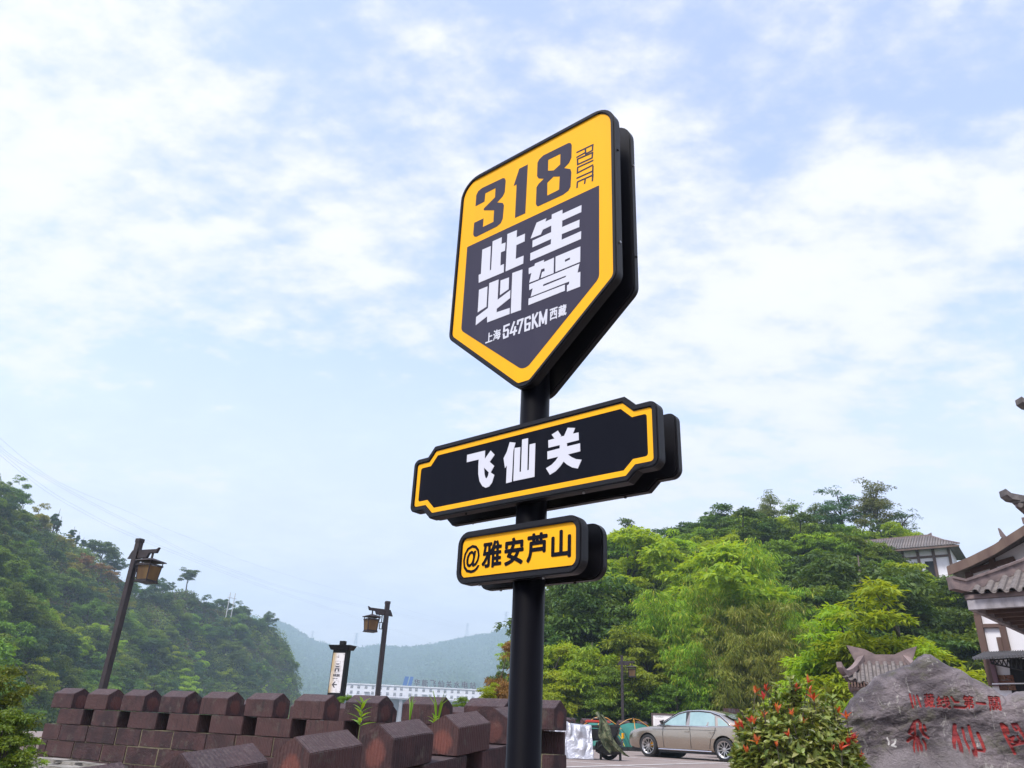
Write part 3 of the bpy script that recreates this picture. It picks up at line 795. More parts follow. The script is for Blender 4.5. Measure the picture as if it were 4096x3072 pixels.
def proto(kind, i, H, Rr, cb, nc, nl, ln, wd, **k):
    V, F, t, cc, rc = crown_broad(100 + i * 7 + len(kind) * 31, H, Rr, cb, nc, nl, ln, wd, **k)
    cm = npmesh('crown', V, F, LM['green'], tint=t)
    tm = trunk_mesh('trunk', H, cc, i, H * .018 + .03, cb, M['trunk'])
    PROTO.setdefault(kind, []).append((cm, tm, H))
for i in range(5): proto('broad', i, 8.0, 3.0, 2.0, 140, 88, .24, .12)
for i in range(4): proto('dense', i, 7.0, 3.1, .8, 168, 76, .25, .125, hollow=.55)
for i in range(4): proto('round', i, 6.0, 2.8, .4, 150, 66, .27, .13, hollow=.5, flat=.9)
for i in range(4): proto('airy', i, 10.0, 3.0, 2.6, 230, 30, .24, .105, hollow=.15, sub=6)
for i in range(3): proto('near', i, 5.0, 2.3, .5, 190, 85, .19, .062, hollow=.4)
for i in range(2): proto('spire', i, 7.0, .95, .6, 84, 70, .30, .10, flat=1.0, hollow=.2, droop=-.2)
def bamboo_proto(i):
    rng = np.random.default_rng(900 + i)
    mb = MB(); P, Dd = [], []
    for c in range(20):
        a = rng.uniform(0, 2 * math.pi); r0 = rng.uniform(0, .8)
        H = rng.uniform(5.5, 9.0); bend = rng.uniform(.8, 2.3)
        ca, sa = math.cos(a), math.sin(a)
        f = lambda s: np.array([ca * (r0 + bend * s ** 2.6), sa * (r0 + bend * s ** 2.6), H * (s - .14 * s ** 4)])
        ss = np.linspace(0, 1, 8)
        mb.tube([f(s) for s in ss], [.035 - .028 * s for s in ss], 5)
        for s in rng.uniform(.12, 1, 34):
            p = f(s); az = rng.uniform(0, 2 * math.pi); L = (1.15 - .6 * abs(s - .55)) * rng.uniform(.4, .9)
            for q in range(30):
                u = rng.uniform(.2, 1); az2 = az + rng.normal() * .35
                pos = p + np.array([math.cos(az2) * L * u, math.sin(az2) * L * u, .15 * u - .55 * L * u * u]) + rng.normal(size=3) * .09
                P.append(pos); Dd.append([math.cos(az2) * .7 + rng.normal() * .35, math.sin(az2) * .7 + rng.normal() * .35, -.75 + rng.normal() * .35])
    V, F, t = leaf_quads(np.array(P), np.array(Dd), .27, .046, rng, .25)
    PROTO.setdefault('bamboo', []).append((npmesh('crown', V, F, LM['bamboo'], tint=t), mb.mesh('culms', M['culm'], smooth=True), 8.0))
for i in range(3): bamboo_proto(i)

def tree(name, label, p, kind, leaf, H, group=None, var=None, spread=1.0, rz=None, trunk=None):
    pr = PROTO[kind]
    cm, tm, h0 = pr[rnd.randrange(len(pr)) if var is None else var % len(pr)]
    s = H / h0
    t = thing(name, label, 'bamboo' if kind == 'bamboo' else ('bush' if kind == 'bush' else 'tree'), p, rnd.uniform(0, 6.28) if rz is None else rz, group)
    t.scale = (s * spread, s * spread, s)
    c = place('crown', cm, t); c.material_slots[0].link = 'OBJECT'; c.material_slots[0].material = LM[leaf]
    k = place('culms' if kind == 'bamboo' else 'trunk', tm, t)
    if trunk: k.material_slots[0].link = 'OBJECT'; k.material_slots[0].material = trunk
    return t
def interp(x, tab):
    return float(np.interp(x, [a for a, b in tab], [b for a, b in tab]))
M['hillsoil'] = mat('hillside_undergrowth', (.020, .036, .012), (.050, .055, .026), .5, .95, .8, bscale=2.0)
M['farsoil'] = mat('far_hillside', (.035, .07, .025), (.07, .10, .04), .03, .95)

# ---------------- wooded hillside on the left, across the gorge
SKY_L = [(-900, 1350), (-250, 1690), (0, 1865), (90, 1950), (170, 2005), (330, 2110), (480, 2215), (545, 2310), (610, 2275), (750, 2270), (850, 2350), (950, 2360), (1060, 2410), (1130, 2500), (1175, 2620), (1205, 2760)]
def hillL(px, s):
    x = max(px, -400)
    Df, Dr = 128 + x * .17, 225 + x * .13
    yr = interp(px, SKY_L) + interp(px, [(-900, 130), (1000, 90), (1205, 40)])
    e = s + .05 * math.sin(px * .013 + 3 * s) * math.sin(s * 3.1)
    y = 2990 + (yr - 2990) * e
    D = Df + (Dr - Df) * (s ** 1.15) + 7 * math.sin(px * .021 + 5 * s) * math.sin(math.pi * s)
    return at(px, y, D)
hv, hf = [], []
XS = list(np.linspace(-900, 1205, 56)); SS = list(np.linspace(-.02, 1, 20))
for x in XS:
    for s in SS: hv.append(hillL(x, s))
    e = hillL(x, 1.0); d = Vector((e.x, e.y, 0)).normalized()
    hv.append(e + d * 40 - Vector((0, 0, 14))); hv.append(e + d * 130 - Vector((0, 0, 70)))
NS = len(SS) + 2
for i in range(len(XS) - 1):
    for j in range(NS - 1): hf.append((i * NS + j, (i + 1) * NS + j, (i + 1) * NS + j + 1, i * NS + j + 1))
tag(raw('hill', hv, hf, M['hillsoil'], smooth=True), kind='structure')
KIND_L = {'green': 'green leafy tree', 'dark': 'dark green tree', 'blue': 'bluish green tree', 'olive': 'yellow-olive tree', 'rust': 'rusty brown tree', 'bright': 'bright green tree'}
band = [(60, 2010), (150, 2040), (260, 2120), (300, 2230), (420, 2290), (470, 2370)]
def zone(px, py):
    for i in range(len(band) - 1):
        (x0, y0), (x1, y1) = band[i], band[i + 1]
        t = max(0, min(1, ((px - x0) * (x1 - x0) + (py - y0) * (y1 - y0)) / ((x1 - x0) ** 2 + (y1 - y0) ** 2)))
        if math.hypot(px - x0 - t * (x1 - x0), py - y0 - t * (y1 - y0)) < 48: return 'rust' if (i in (2, 3) and rnd.random() < .62) else 'olive'
    if 560 < px < 1150 and py < 2480: return rnd.choice(['dark', 'dark', 'blue', 'blue', 'green'])
    return rnd.choice(['green', 'green', 'dark', 'blue', 'bright' if py > 2400 else 'green'])
def pix(p):
    q = CAM_M.transposed() @ (Vector(p) - Vector((0, 0, EYE)))
    return 2048 + FPX * q.x / -q.z, 1536 - FPX * q.y / -q.z
px = -330.0
while px < 1190:
    D_ = 170 + max(px, 0) * .15
    stepx = 86 * 170 / D_ * .9
    s = .06
    while s < 1.02:
        x = px + rnd.uniform(-.4, .4) * stepx
        p = hillL(x, min(s + rnd.uniform(-.02, .02), 1.0))
        z_ = zone(*pix(p + Vector((0, 0, 5))))
        H = rnd.uniform(4.5, 9.5) * (1.05 if z_ in ('dark', 'green') else .85)
        if rnd.random() < .22: H *= .6
        if x > 1040: H *= .75
        lb_ = KIND_L[z_] + (' on the skyline of' if s > .9 else ' high on' if s > .6 else ' halfway up' if s > .3 else ' low on') + ' the left hillside' + (' at the left edge' if x < 130 else ', left of the street lamp' if x < 420 else ', right of the street lamp' if x < 640 else ' near its middle' if x < 860 else ' towards its far end')
        tree('hillside_tree', lb_, p - Vector((0, 0, .5)), rnd.choice(['round', 'round', 'dense', 'round', 'broad']), z_, H, lb_, spread=rnd.uniform(.95, 1.3))
        s += rnd.uniform(.055, .08) * (1 + .6 * max(0, px) / 1200)
    px += stepx
# bushes that close the ground between the trees: nobody could count them
def leaf_mass(name, label, pts, size, nl, ln, wd, m, seed, flat=.8):
    rng = np.random.default_rng(seed)
    pts = np.array([tuple(p) for p in pts])
    idx = np.repeat(np.arange(len(pts)), nl)
    sz = np.asarray(size) if np.ndim(size) else np.full(len(pts), size)
    k = unit(len(idx), rng); k[:, 2] = np.abs(k[:, 2])
    pos = pts[idx] + k * (sz[idx] * rng.uniform(.5, 1, len(idx)) ** .5)[:, None] * np.array([1, 1, flat])
    V, F, t = leaf_quads(pos, k * .6 + unit(len(idx), rng) * .7, ln, wd, rng, .15)
    t = np.clip(t * .6 + np.repeat(rng.uniform(0, .4, len(pts))[idx], 4), 0, 1)
    return tag(place(name, npmesh(name, V, F, m, tint=t)), label, 'undergrowth', kind='stuff')
LM['brush'] = leaf_mat('leaves_brush_light', (.10, .155, .034), (.20, .245, .058), (.28, .28, .09), .4)
LM['brushbrown'] = leaf_mat('leaves_brush_brown', (.075, .075, .035), (.135, .115, .055), (.2, .17, .08), .35)
def patchy(n, lo, hi, sd):
    out = []
    while len(out) < n:
        x, q = rnd.uniform(-350, 1203), rnd.uniform(.0, 1.0)
        if lo < mnz.noise(Vector((x * .006, q * 5, sd))) < hi: out.append(hillL(x, q))
    return out
from mathutils import noise as mnz
leaf_mass('undergrowth', 'low dark bushes filling the left hillside between its trees', patchy(2300, -1, 1, 1), RNG.uniform(1.5, 3.2, 2300), 44, .75, .36, LM['understory'], 5)
leaf_mass('undergrowth', 'light green brush in patches over the left hillside', patchy(1700, .02, 1, 7), RNG.uniform(1.6, 3.6, 1700), 48, .70, .33, LM['brush'], 15)
leaf_mass('undergrowth', 'brownish brush in patches over the left hillside', patchy(800, .16, 1, 23), RNG.uniform(1.6, 3.4, 800), 46, .65, .30, LM['brushbrown'], 16)
# narrow dark trees and a utility pole on the skyline
for i, (x, y, H) in enumerate([(205, 2080, 8.5), (222, 2100, 7), (275, 2115, 6.5), (300, 2125, 6), (322, 2135, 5.5)]):
    p = hillL(x, 1.0)
    tree('skyline_tree', ['tallest of the narrow dark trees on the left skyline', 'narrow dark tree just right of the tallest one on the left skyline', 'third narrow dark tree from the left on the left skyline', 'fourth narrow dark tree from the left on the left skyline', 'last and lowest narrow dark tree on the left skyline'][i], p - Vector((0, 0, .5)), 'spire', 'blue', H * 1.15, 'narrow trees on the skyline')

# ---------------- far ridge beyond the power station
SKY_F = [(600, 2380), (1000, 2450), (1150, 2505), (1250, 2565), (1330, 2590), (1420, 2600), (1500, 2585), (1580, 2592), (1680, 2590), (1760, 2575), (1830, 2562), (1900, 2545), (1960, 2540), (2050, 2505), (2200, 2420), (2600, 2380), (3000, 2400)]
def hillF(px, s):
    yr = interp(px, SKY_F) + 8
    D = 900 + 1300 * s + 60 * math.sin(px * .012 + 4 * s)
    e = s ** .9 + .05 * math.sin(px * .02 + 6 * s) * math.sin(math.pi * s) + .03 * math.sin(px * .045) * math.sin(math.pi * s)
    return at(px, 2935 + (yr - 2935) * e, D)
hv, hf = [], []
XS = list(np.linspace(600, 3000, 80)); SS = list(np.linspace(0, 1, 22))
for x in XS:
    for s in SS: hv.append(hillF(x, s))
    e = hillF(x, 1.0); d = Vector((e.x, e.y, 0)).normalized()
    hv.append(e + d * 180 - Vector((0, 0, 150)))
NS = len(SS) + 1
for i in range(len(XS) - 1):
    for j in range(NS - 1): hf.append((i * NS + j, (i + 1) * NS + j, (i + 1) * NS + j + 1, i * NS + j + 1))
tag(raw('far_hill', hv, hf, M['farsoil'], smooth=True), kind='structure')
pts = [hillF(rnd.uniform(1080, 2120), rnd.uniform(0, 1) ** .8) for _ in range(6500)] + [hillF(rnd.uniform(1080, 2120), 1.0) for _ in range(260)]
leaf_mass('far_woods', 'hazy woods covering the far blue ridge behind the white power station', pts, RNG.uniform(5.0, 12, len(pts)), 20, 6.5, 3.6, LM['far'], 6, .9)

# ---------------- wooded hill on the right
SKY_R = [(1700, 2950), (1960, 2900), (2060, 2740), (2180, 2420), (2230, 2280), (2300, 2165), (2400, 2120), (2560, 2110), (2680, 2120), (2760, 2080), (2900, 2070), (3000, 2060), (3100, 2070), (3300, 2090), (3500, 2090), (3700, 2090), (3830, 2190), (3900, 2260), (4100, 2340), (4600, 2400)]
def hillR(px, D):
    yt = interp(px, SKY_R) + 165
    zt = at(px, yt, 104).z
    u = max(0, min(1.25, (D - 49) / 55))
    z = zt * (u * .8 + .2 * u * u * (3 - 2 * u)) if u <= 1 else zt - (u - 1) * 30
    if D > 50 and px > 3350: z += 2.0 * max(0, 1 - abs(D - 86) / 10)
    q = at(px, 2900, D)
    return Vector((q.x, q.y, max(-.3, z) if px > 2000 else z - 1.0))
hv, hf = [], []
XS = list(np.linspace(1700, 4600, 54)); DS = [47, 50, 53, 57, 61, 66, 71, 76, 81, 86, 91, 96, 100, 104, 112, 125]
for x in XS:
    for D in DS: hv.append(hillR(x, D))
NS = len(DS)
for i in range(len(XS) - 1):
    for j in range(NS - 1): hf.append((i * NS + j, (i + 1) * NS + j, (i + 1) * NS + j + 1, i * NS + j + 1))
tag(raw('wooded_hill', hv, hf, M['hillsoil'], smooth=True), kind='structure')
KIND_R = {'green': 'mid green tree', 'bright': 'bright green tree', 'dark': 'dark green tree'}
D_ = 57
while D_ < 106:
    stepx = 3.1 / D_ * 3000
    x = 2120 + rnd.uniform(0, 80)
    while x < 4150:
        xx = x + rnd.uniform(-.3, .3) * stepx; DD = D_ + rnd.uniform(-2, 2)
        p = hillR(xx, DD)
        H = rnd.uniform(5.5, 9.0) * (1.3 if rnd.random() < .18 else 1)
        leaf = rnd.choice(['green', 'green', 'green', 'dark', 'bright', 'dark', 'bright'])
        if D_ < 70 and 3200 < xx: leaf = rnd.choice(['dark', 'dark', 'green'])
        ty = pix(p + Vector((0, 0, H)))[1]
        ok = True
        if 3380 < xx < 3900 and DD < 93:                       # keep the house on the brow in view
            lim = 2325 if xx > 3770 else (2195 if xx > 3610 else 2105)
            if DD > 84: ok = False
            while ty < lim and H > 2.0:
                H -= .5; ty = pix(p + Vector((0, 0, H)))[1]
            if H <= 2.0: ok = False
        lim = interp(xx, SKY_R) - rnd.uniform(0, 70)
        while ty < lim and H > 3: H -= .5; ty = pix(p + Vector((0, 0, H)))[1]
        lb_ = KIND_R[leaf] + (' on the skyline of' if DD > 94 else ' high on' if DD > 80 else ' halfway up' if DD > 66 else ' low on') + ' the right hill' + (', next to the sign pole' if xx < 2400 else ' above the tents' if xx < 2600 else ' above the sedan' if xx < 2920 else ' above the red-tipped shrub' if xx < 3300 else ', left of the hill house' if xx < 3560 else ' around the hill house' if xx < 3850 else ', beside the right-edge roofs')
        if ok: tree('hill_tree', lb_, p - Vector((0, 0, .3)), rnd.choice(['broad', 'dense', 'broad']), leaf, H, lb_, spread=rnd.uniform(.95, 1.25))
        x += stepx
    D_ += 5.6
pts = [hillR(rnd.uniform(2000, 4150), rnd.uniform(49, 104)) for _ in range(1500)]
leaf_mass('undergrowth', 'low bushes filling the right hill between its trees', pts, 1.7, 46, .55, .26, LM['understory'], 8)
# airy trees standing against the sky on the brow
AIRY = [(3060, 2035, 'leftmost see-through tree on the right hill, against the sky'), (3165, 1940, 'slim see-through tree left of the house roof, against the sky'), (3255, 1985, 'rounded see-through tree left of the house roof on the brow'),
        (3365, 1985, 'thin half-bare tree above the left end of the house roof'), (3490, 1925, 'upright airy tree behind the middle of the house roof'), (3640, 1880, 'tallest airy tree on the brow, behind the right of the house'), (3740, 2010, 'low airy tree spilling right of the house on the brow')]
for i, (x, yt, lb) in enumerate(AIRY):
    p = hillR(x, 101); zt_ = at(x, yt, 101).z
    tree('brow_tree', lb, p, 'airy', ('pale', 'pale', 'green', 'pale', 'blue', 'pale', 'blue')[i], max(7, zt_ - p.z), 'airy trees on the brow of the right hill', var=i, spread=.85 if i in (1, 3) else 1.0)
for x, D, yt, lf, lb in ((3585, 82, 2135, 'green', 'green tree standing across the middle of the hill house'), (3690, 81, 2185, 'dark', 'dark tree hiding the lower right of the hill house wall'), (3480, 80, 2140, 'dark', 'dark tree hiding the left of the hill house'), (3795, 82, 2265, 'green', 'small green tree under the right corner of the hill house')):
    p = hillR(x, D)
    tree('house_front_tree', lb, p - Vector((0, 0, .4)), 'dense', lf, max(3, at(x, yt, D).z - p.z + .4), None, spread=.75)
# first row beyond the car park
FRONT = [
 (2215, 54, 'dense', 'dark', 6.0, 1.0, 'dark tree just right of the black sign pole'),
 (2045, 50, 'broad', 'dark', 5.6, .55, 'dark tree showing left of the black sign pole'),
 (2230, 50.5, 'near', 'bright', 5.0, 1.1, 'bright green bushy tree beyond the far parapet, right of the pole'),
 (2340, 51, 'near', 'bright', 6.6, .9, 'bright green tree left of the distant street lamp'),
 (2420, 50, 'near', 'green', 4.4, 1.1, 'green bushy tree behind the tents, left of the distant lamp'),
 (2585, 52, 'near', 'flower', 6.6, 1.15, 'tree covered in cream blossom behind the distant lamp'),
 (2700, 50, 'near', 'green', 4.2, 1.1, 'green bushy tree behind the map board'),
 (2300, 58, 'dense', 'dark', 9.0, 1.0, 'big dark tree above the bright ones right of the pole'),
 (2440, 60, 'dense', 'dark', 9.0, 1.1, 'big dark tree above the blossoming one'),
]
for x, D, k, lf, H, sp, lb in FRONT:
    p = hillR(x, D); tree('tree', lb, Vector((p.x, p.y, max(-.3, p.z))), k, lf, H, spread=sp)
BAM = [(2560, 55, 'bamboo', 7.0, .9), (2660, 54, 'bamboo', 8.6, 1.0), (2760, 53, 'bamboo', 8.8, 1.1), (2850, 55, 'bamboo', 9.6, 1.0), (2960, 54, 'bamboo', 9.2, 1.0), (2790, 50.5, 'bamboo', 6.0, 1.1), (2930, 50, 'bamboodry', 6.8, 1.1), (3050, 51, 'bamboodry', 8.6, 1.0), (3110, 49.5, 'bamboodry', 6.6, 1.0), (3190, 52, 'bamboo', 7.6, 1.0), (3010, 57, 'bamboo', 11.5, .9), (3260, 55, 'bamboodry', 5.6, 1.0), (3120, 56, 'bamboo', 8.6, .95)]
ORD = ['leftmost', 'second from the left', 'third from the left', 'fourth from the left', 'fifth from the left', 'sixth from the left', 'seventh from the left', 'eighth from the left', 'rightmost']
BO = {k: sorted(q[0] for q in BAM if q[2] == k) for k in ('bamboo', 'bamboodry')}
for i, (x, D, lf, H, sp) in enumerate(BAM):
    p = hillR(x, D)
    tree('bamboo_clump', ('fresh green' if lf == 'bamboo' else 'tawny') + ' bamboo clump at the foot of the right hill, ' + ('rightmost of its colour' if x == BO[lf][-1] else ORD[BO[lf].index(x)]), Vector((p.x, p.y, max(-.3, p.z))), 'bamboo', lf, H, 'bamboo clumps, ' + ('green' if lf == 'bamboo' else 'tawny'), spread=sp)
pts = [at(rnd.uniform(2180, 3000), 2900, rnd.uniform(47.5, 49.5)) for _ in range(150)]
for p in pts: p.z = rnd.uniform(0, .5)
leaf_mass('hedge_growth', 'tangled low bushes along the foot of the right hill behind the tents', pts, .95, 110, .26, .12, leaf_mat('leaves_hedge', (.035, .085, .012), (.10, .18, .022), (.17, .24, .04), .4), 9)

# ================================================================== street lamps with hanging wooden lanterns
def lantern_panel_mat():
    k = NT('lantern_paper', .6)
    st = k.noise(7, 5, k.map((1, 1, .22)))
    k.color(k.mix(k.ramp(st, .35, .65), (.13, .075, .04), (.24, .15, .06)))
    tr = k.n('ShaderNodeBsdfTranslucent'); k.put((.45, .29, .07, 1.0), tr.inputs['Color'])
    mx = k.n('ShaderNodeMixShader'); mx.inputs[0].default_value = .45
    k.t.links.new(k.b.outputs[0], mx.inputs[1]); k.t.links.new(tr.outputs[0], mx.inputs[2])
    k.t.links.new(mx.outputs[0], k.t.nodes['Material Output'].inputs['Surface'])
    return k.m
M['paper'] = lantern_panel_mat()
def lamp_meshes():
    HL = 4.82
    d = {}
    d['pole'] = MB().box(-.075, .075, -.075, .075, 0, HL - .10).box(-.085, .085, -.085, .085, HL - .102, HL).mesh('pole', M['lampwood'], .008)
    za = HL - .42
    d['arm'] = (MB().prism([(-.26, za - .10), (-.21, za - .02), (-.21, za + .0), (-.14, za + .12), (.66, za + .12), (.74, za + .16), (.76, za + .16), (.70, za + .02), (.46, za + .02), (.40, za - .10)], -.035, .035)
                ).mesh('arm', M['lampwood'], .006)
    lt = MB()
    zb = za - .10
    for x in (.16, .28): lt.box(x - .012, x + .012, -.012, .012, zb - .26, zb + .01)
    for x, z0 in ((.12, -.50), (.22, -.50)): lt.box(x - .011, x + .011, -.013, .013, zb + z0, zb - .245)
    lt.box(.07, .30, -.0115, .0115, zb - .27, zb - .245); lt.box(.07, .235, -.0125, .0125, zb - .50, zb - .475); lt.box(.205, .29, -.0105, .0105, zb - .13, zb - .11)
    d['lattice'] = lt.mesh('lattice', M['lampwood'])
    cx = .56
    zr = za - .16                       # roof of the lantern
    T = Matrix.Translation((cx, 0, 0))
    d['hanger'] = MB().box(cx - .02, cx + .02, -.02, .02, zr + .01, za + .03).mesh('hanger', M['lampwood'])
    rf = MB(T).frustum(.56, .56, .52, .52, zr - .05, zr - .02).frustum(.50, .50, .10, .10, zr - .021, zr + .05)
    d['lantern_roof'] = rf.mesh('lantern_roof', M['lampwood'], .004)
    fr = MB(T)
    z1, z0 = zr - .05, zr - .53
    for sx in (-1, 1):
        for sy in (-1, 1):
            fr.tube([(sx * .17, sy * .17, z0), (sx * .21, sy * .21, z1)], .018, 4)
    for w_, z in ((.375, z0 + .0), (.44, z1 - .09)):
        for s in (-1, 1):
            fr.box(-w_ / 2, w_ / 2, s * w_ / 2 - .016, s * w_ / 2 + .016, z - .02, z + .02)
            fr.box(s * w_ / 2 - .015, s * w_ / 2 + .015, -w_ / 2 + .017, w_ / 2 - .017, z - .019, z + .019)
    fr.box(-.21, .21, -.21, .21, z0 - .045, z0 - .022)
    d['lantern_frame'] = fr.mesh('lantern_frame', M['lampwood'])
    a0, a1, zz0, zz1 = .168, .198, z0 + .02, z1 - .11
    pn = []
    for q in range(4):
        m = T @ Matrix.Rotation(q * math.pi / 2, 4, 'Z')
        pn.append(MB(m).add([(-a0, -a0 - .004, zz0), (a0, -a0 - .004, zz0), (a1, -a1 - .004, zz1), (-a1, -a1 - .004, zz1)], [(0, 1, 2, 3)]).mesh('lantern_panel', M['paper']))
    d['panels'] = pn
    return d
LMP = lamp_meshes()
def lamp(label, px, py, D, az):
    p = at(px, py, D); p.z = 0
    t = thing('street_lamp', label, 'street lamp', p, az, 'lantern street lamps')
    for k in ('pole', 'arm', 'lattice', 'hanger'): place(k, LMP[k], t)
    l = place('lantern', LMP['lantern_frame'], t)
    place('lantern_roof', LMP['lantern_roof'], l)
    for q in LMP['panels']: place('lantern_panel', q, l)
    return t
lamp('tall brown street lamp on the left with its lantern hanging to the right', 500, 2400, 22.2, R(-22))
lamp('brown street lamp behind the parapet with its lantern hanging to the left', 1530, 2600, 29.3, R(180 + 32))
lamp('distant brown street lamp in front of the green trees beyond the tents', 2488, 2700, 46, R(-8))

# ================================================================== wayfinding post
def weathered_panel():
    k = NT('weathered_white_panel', .55)
    x = k.xyz(k.tc.outputs['Object'])
    side = k.ramp(x[0], -.02, -.17)
    n = k.noise(6, 6, k.map((1, 1, .5)))
    k.color(k.mix(k.math('MULTIPLY', side, k.ramp(n, .3, .6, .35, 1)), k.mix(k.ramp(k.noise(9, 6), .5, .75), (.70, .68, .68), (.50, .46, .44)), (.46, .34, .18)))
    return k.m
M['panelw'] = weathered_panel()
M['ink'] = mat('grey_print', (.07, .065, .075), rough=.6)
gp = at(1357, 2690, 21.0); gz = 0.0; gp.z = 0
gs = thing('wayfinding_post', 'black post sign with a stained white panel and left arrow behind the long parapet', 'sign', gp, R(-20))
zt = at(1375, 2597, 21.0).z; zb_ = at(1345, 2770, 21.0).z
W2, D2 = .215, .085
MB().box(-W2, W2, -D2, D2, 0, zt - .03).build('body', M['black'], gs, .006)
MB().frustum(2 * W2 + .10, 2 * D2 + .10, 2 * W2 + .22, 2 * D2 + .18, zt - .028, zt + .09).build('cap', M['black'], gs, .006)
MB().box(-.075, .075, -.055, .055, zt + .092, zt + .20).build('finial', M['black'], gs, .006)
pw, z1, z0 = .170, zt - .10, zb_ - .01
MB().box(-pw - .02, pw - .02, -D2 - .008, -D2 - .001, z0, z1).build('panel', M['panelw'], gs)
pan = gs.children[-1]
PH = z1 - z0
def pz(f): return z1 - PH * f
yq = -D2 - .0095
def sub(name, v, f, m=M['ink']): return raw(name, v, f, m, pan, fix=False)
def rects(rs): return merge([flat_poly([[(a - .02, b), (c - .02, b), (c - .02, d), (a - .02, d)]], yq) for a, b, c, d in rs])
ring_o = [(-.095, pz(.50)), (.055, pz(.50)), (.055, pz(.21)), (-.095, pz(.21))]
v, f = plate([[(a + .0, b) for a, b in ring_o], inset(ring_o, .004)], yq, yq + .001); raw('icon_border', v, f, M['ink'], pan)
def ic(pts): return flat_poly([[(-.02 + a * .095, pz(b)) for a, b in pts]], yq)
icon = [ic([(-.55, .285), (-.45, .255), (-.42, .27), (.42, .27), (.45, .255), (.55, .285), (.42, .285), (.4, .30), (-.4, .30), (-.42, .285)]),
        ic([(-.68, .345), (-.55, .315), (-.5, .33), (.5, .33), (.55, .315), (.68, .345), (.5, .345), (.48, .365), (-.48, .365), (-.5, .345)]), ic([(-.6, .372), (.6, .372), (.6, .378), (-.6, .378)]),
        ic([(-.62, .39), (.62, .39), (.72, .475), (.25, .475), (.25, .44), (.18, .42), (0, .412), (-.18, .42), (-.25, .44), (-.25, .475), (-.72, .475)])]
sub('gate_icon', *merge(icon))
for i, ch in enumerate('神禹漏阁'):
    sub('character', *glyph_at(ch, -.118 + i * .05, -.072 + i * .05, pz(.605), pz(.53), yq, .03))
sub('fine_print', *rects([(-.095, pz(.655), -.02, pz(.638)), (-.01, pz(.655), .05, pz(.638)), (-.095, pz(.69), -.045, pz(.682)), (0, pz(.69), .045, pz(.682))]))
ar = [(-.095, .80), (-.03, .725), (.01, .725), (-.035, .785), (.055, .785), (.055, .815), (-.035, .815), (.01, .875), (-.03, .875)]
sub('arrow', *flat_poly([[(a - .02, pz(b)) for a, b in ar]], yq))
sub('crest', *merge([flat_poly([[(a - .02, pz(b)) for a, b in q]], yq) for q in ([(0, .035), (.012, .10), (-.008, .10)], [(-.045, .08), (-.035, .11), (-.055, .11)], [(-.03, .12), (.0, .105), (.02, .13), (.0, .125)])]))
for x in (-pw, pw - .04):
    for z in (z0 + .03, z1 - .03): MB().tube([(x, -D2 - .006, z), (x, -D2 - .014, z)], .009, 8).build('screw', M['ink'], pan)

# ================================================================== hydro power station across the river
SD = 480.0
s0, s1 = at(1387, 2738, SD), at(2090, 2768, SD * 1.0)
sx = (s1 - s0); slen = math.hypot(sx.x, sx.y); saz = math.atan2(sx.y, sx.x)
ztop, zwb = at(1650, 2749, SD).z, at(1650, 2794, SD).z
M['stwhite'] = mat('white_render', (.80, .80, .83), (.66, .66, .70), .15, .7)
M['stgrey'] = mat('grey_concrete', (.34, .34, .36), (.24, .24, .26), .2, .85)
M['stglass'] = mat('dark_window_glass', (.05, .055, .07), rough=.15)
M['stblue'] = mat('blue_gate', (.05, .14, .38), rough=.5)
M['stletter'] = mat('dark_red_letters', (.07, .025, .045), rough=.5)
ps = thing('power_station', 'long white two-row-windowed power station with rooftop letters across the river', 'building', (s0.x, s0.y, -7.4), saz)
zo = 7.4
LN = slen
b_ = MB().box(0, LN, 0, 16, zwb + zo, ztop + zo)
b_.build('wall', M['stwhite'], ps)
MB().box(-.4, LN + .4, -.4, 16.4, ztop + zo + .003, ztop + zo + .5).build('parapet_coping', M['stwhite'], ps)
MB().box(-1.4, LN, -1.5, 14, zwb + zo - .9, zwb + zo - .003).build('walkway', M['stgrey'], ps)
MB().box(0, LN, 2.5, 15, 0, zwb + zo - .91).build('lower_wall', M['stgrey'], ps)
for i in range(11):
    x = 3 + i * LN / 10.6
    MB().box(x - .9, x + .9, -.8, 2.49, 0, zwb + zo - .91).build('pier', M['stgrey'], ps)
    if i % 3 == 1: MB().box(x + 2.4, x + LN / 10.6 - 2.4, 1.9, 2.45, 6, zwb + zo - 2.2).build('gate', M['stblue'], ps)
rl = MB()
for x in np.arange(-1.2, LN, 2.5): rl.box(x - .04, x + .04, -1.4, -1.32, zwb + zo, zwb + zo + 1.1)
rl.box(-1.3, LN, -1.395, -1.325, zwb + zo + 1.1, zwb + zo + 1.16)
rl.build('railing', M['stgrey'], ps)
wm = MB().box(-.78, .78, -.06, .04, -.85, .85).mesh('window', M['stglass'])
fm = MB()
for x in (-.78, -.27, .27, .78): fm.box(x - .06, x + .06, -.10, -.061, -.87, .87)
for z in (-.87, .2, .87): fm.box(-.84, .84, -.105, -.062, z - .05, z + .05)
fm = fm.mesh('window_frame', M['stwhite'])
wx = [100, 197, 300, 398, 505, 608, 710, 800, 925, 1012, 1115, 1215, 1328, 1420, 1520, 1610, 1730, 1825, 1930, 2030, 2130]
def sxp(c): return (1380 + c * .2803 - 1387) / (2090 - 1387) * LN
hs_ = ztop - zwb
for r_ in (0, 1):
    for c in wx:
        if r_ == 1 and c in (300, 1115):
            MB().box(sxp(c + 18) - 1.6, sxp(c + 18) + 1.6, -1.2, -.003, zwb + zo + hs_ * .34, zwb + zo + hs_ * .38).build('canopy', M['stgrey'], ps); continue
        w_ = place('window', wm, ps, (sxp(c), 0, ztop + zo - hs_ * (.22 if r_ == 0 else .72)))
        place('window_frame', fm, w_)
